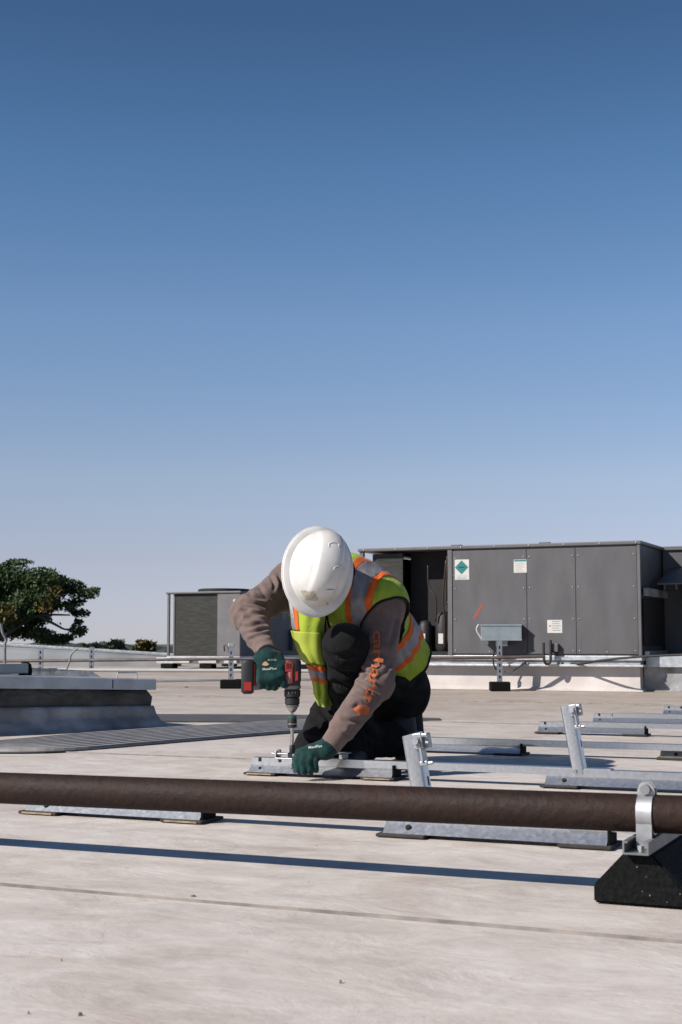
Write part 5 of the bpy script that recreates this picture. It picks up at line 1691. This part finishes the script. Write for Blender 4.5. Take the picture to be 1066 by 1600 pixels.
# marks on the shell
lay_print('sticker_residue', np.array([(-1, -1, 0), (-.3, -1.1, 0), (.4, -.8, 0), (1, -1, 0), (1.15, .7, 0), (.5, 1, 0), (-.5, .8, 0), (-.9, .9, 0)]), [(0, 1, 2, 3, 4, 5, 6, 7)], lambda x, y: (484 + x * 10 + y * 4, 931 + y * 8), hat_bvh, M['residue'], hat_o, .0008, 3)
for c_x, c_y, rx_, ry_, rot in ((529, 885, 6, 1.2, -.3), (517, 921, 8, .7, .05), (512, 943, 1.6, 1.6, 0)):
    lay_print('scuff_mark', dv, lf, lambda x, y: (c_x + (x * rx_ * math.cos(rot) - y * ry_ * math.sin(rot)), c_y + (x * rx_ * math.sin(rot) + y * ry_ * math.cos(rot))), hat_bvh, M['scuff'], hat_o, .0008, 0)
for c_x, c_y in ((522, 852), (530, 889)):
    pts = []
    for a in np.linspace(0, math.pi * 1.3, 14):
        p, n_ = hit(hat_bvh, c_x + 8 * math.cos(a + 2.6), c_y + 4.5 * math.sin(a + 2.6))
        if p is not None: pts.append(p + n_ * .0005 - Vector(wo_))
    if len(pts) > 3:
        MB().tube(pts, .0016, 6).build('slot_lug', M['hat'], hat_o, smooth=180)

# ================================================================== DRILL
drill = empty('cordless_drill', (DX, DY, P(457, 1178, DY).z), 0, 'red and black cordless drill held upright in the gloved hand', 'drill')
dz = drill.location.z
zc_ = P(457, 1108, DY).z - dz; ztop = P(457, 1030, DY).z - dz; hz_ = HZ - dz
def rrect(cx, cy, hx, hy, r, z, n=5):
    out = []
    for qx, qy, a0 in ((1, 1, 0), (-1, 1, 90), (-1, -1, 180), (1, -1, 270)):
        for i in range(n):
            a = R(a0 + 90 * i / (n - 1))
            out.append(Vector((cx + qx * (hx - r) + r * math.cos(a), cy + qy * (hy - r) + r * math.sin(a), z)))
    return out
zz = lambda y: P(457, y, DY).z - dz
mb = MB()
mb.loft([rrect(0, 0, .024, .027, .016, zz(1071)), rrect(0, 0, .0265, .030, .018, zz(1062)), rrect(0, 0, .0275, .031, .018, zz(1040)), rrect(0, 0, .0265, .030, .018, zz(1033)), rrect(0, 0, .020, .024, .016, zz(1029.5))])
mh = mb.build('motor_housing', M['dblack'], drill, smooth=50)
# red side shells, proud of the black body
def side_shell(name, poly, m, par, y0=-.0312, th=.003):
    mb = MB()
    a = [Vector((x, y0, z)) for x, z in poly]; b = [Vector((x, y0 - th * -1.0, z)) for x, z in poly]
    mb.loft([a, b])
    return mb.build(name, m, par)
side_shell('side_grille', [(-.021, zz(1049)), (-.023, zz(1038)), (-.018, zz(1034)), (-.002, zz(1034)), (.004, zz(1038)), (.002, zz(1046)), (-.010, zz(1049))], M['dred'], mh, -.0335)
for i in range(4):
    x = -.017 + i * .0048
    MB().box((x, -.0345, zz(1044.5)), (x + .0022, -.0336, zz(1036.5))).build('vent_slot', M['dblack'], mh)
side_shell('side_badge', [(-.020, zz(1068)), (-.020, zz(1053)), (-.006, zz(1047.5)), (.001, zz(1047)), (.001, zz(1066)), (-.004, zz(1068))], M['dred'], mh, -.0335)
side_shell('side_stripe', [(.0105, zz(1064)), (.0105, zz(1050)), (.018, zz(1048)), (.018, zz(1062))], M['dred'], mh, -.0325)
MB().box((-.0272, -.010, zz(1066)), (-.0262, .010, zz(1040))).build('side_stripe', M['dred'], mh)
vs, fs = text_polys('Milwaukee', .015); wm_ = vs[:, 0].max()
me = bpy.data.meshes.new('badge_lettering')
tvs = [(-.0145 + v[1] * .0105, -.0340, zz(1067) + v[0] / wm_ * (zz(1049) - zz(1067))) for v in vs.tolist()]
tvs = [(-.0055 - v[1] * .0105, -.0340, zz(1067) + v[0] / wm_ * (zz(1050) - zz(1067))) for v in vs.tolist()]
me.from_pydata(tvs, [], fs)
link_mesh('badge_lettering', me, M['gprint'], mh)
def lath(name, prof, m, par, n=28, sm=40):
    return MB().lathe(prof, n).build(name, m, par, smooth=sm)
lath('gear_case', [(.022, zz(1077.5)), (.0262, zz(1075)), (.0268, zz(1071.2)), (.024, zz(1070.5))], M['dgrey'], drill)
cl_ = lath('clutch_collar', [(.0205, zz(1090)), (.0245, zz(1088.5)), (.0255, zz(1078.5)), (.023, zz(1077.6))], M['dblack'], drill)
for a in (-2.0, -1.55, -1.2):
    MB().box((-.0011, -.0011, zz(1083)), (.0011, .0006, zz(1080.5)), Matrix.Rotation(a + math.pi / 2, 4, 'Z') @ Matrix.Translation((0, -.0253, 0))).build('collar_mark', M['gprint'], cl_)
lath('chuck_sleeve', [(.019, zz(1101)), (.0225, zz(1100)), (.0228, zz(1091)), (.020, zz(1090.2))], M['dblack'], drill)
lath('chuck_ring', [(.0175, zz(1104.5)), (.0205, zz(1104)), (.0212, zz(1101.2))], M['dgrey'], drill)
lath('chuck_nose', [(.0065, zz(1113)), (.0125, zz(1110)), (.0175, zz(1104.7))], M['dsteel'], drill)
lath('bit_shank', [(.0045, zz(1120)), (.0045, zz(1113.2))], M['dsteel'], drill, 6)
bc = lath('bit_holder', [(.011, zz(1137)), (.0145, zz(1136)), (.0145, zz(1124.5)), (.013, zz(1122)), (.0128, zz(1118.5)), (.008, zz(1117.5))], M['dblack'], drill)
lath('holder_band', [(.0150, zz(1131.6)), (.0153, zz(1131)), (.0150, zz(1130.4))], M['dsteel'], bc)
lath('holder_ring', [(.0132, zz(1121.8)), (.0136, zz(1121)), (.0132, zz(1118.3))], M['dgreen'], bc)
lath('extension_shaft', [(.0055, zz(1164)), (.0055, zz(1143)), (.0065, zz(1142.5)), (.0065, zz(1137.2))], M['dsteel'], drill, 12)
lath('socket', [(.0070, zz(1177.5)), (.0085, zz(1176.5)), (.0085, zz(1166)), (.0060, zz(1163.5))], M['dblack'], drill, 16)
# handle and battery
def rr_x(cy, cz, hy, hz2, r, x, n=5):
    return [Vector((x, p.x, p.y)) for p in rrect(cy, cz, hy, hz2, r, 0, n)]
mb = MB()
mb.loft([rr_x(0, hz_, .018, .021, .012, -.018), rr_x(0, hz_ - .001, .0165, .0185, .012, -.045), rr_x(0, hz_ - .001, .017, .019, .012, -.085), rr_x(0, hz_ - .002, .021, .024, .012, -.102), rr_x(0, hz_ - .003, .028, .034, .010, -.112), rr_x(0, hz_ - .003, .028, .036, .010, -.120)])
hn = mb.build('handle', M['dblack'], drill, smooth=50)
mb = MB().box((-.112, -.0295, hz_ - .026), (-.096, .0295, hz_ + .036), bevel=.004); mb.build('battery_collar', M['dred'], hn)
bat = empty
mb = MB()
mb.loft([rr_x(0, hz_ - .006, .036, .050, .010, -.1205), rr_x(0, hz_ - .006, .038, .053, .010, -.126), rr_x(0, hz_ - .006, .038, .053, .010, -.148), rr_x(0, hz_ - .006, .034, .047, .012, -.156)])
bt = mb.build('battery', M['dblack'], drill, smooth=50)
MB().box((-.146, -.0395, hz_ - .048), (-.124, -.0375, hz_ - .022), bevel=.0006, seg=1).build('battery_badge', M['dred'], bt)
MB().box((-.119, -.0300, hz_ - .032), (-.113, .0300, hz_ + .034), bevel=.002, seg=1).build('battery_stripe', M['dred'], bt)
mb = MB()
mb.loft([rr_x(0, hz_ - .028, .026, .020, .008, -.1195), rr_x(0, hz_ - .030, .024, .016, .008, -.096), rr_x(0, hz_ - .026, .020, .008, .006, -.084)])
mb.build('battery_foot', M['dgrey'], bt, smooth=50)
mb = MB().box((-.030, -.007, hz_ - .036), (-.018, .007, hz_ - .012), bevel=.003); mb.build('trigger', M['dred'], drill)
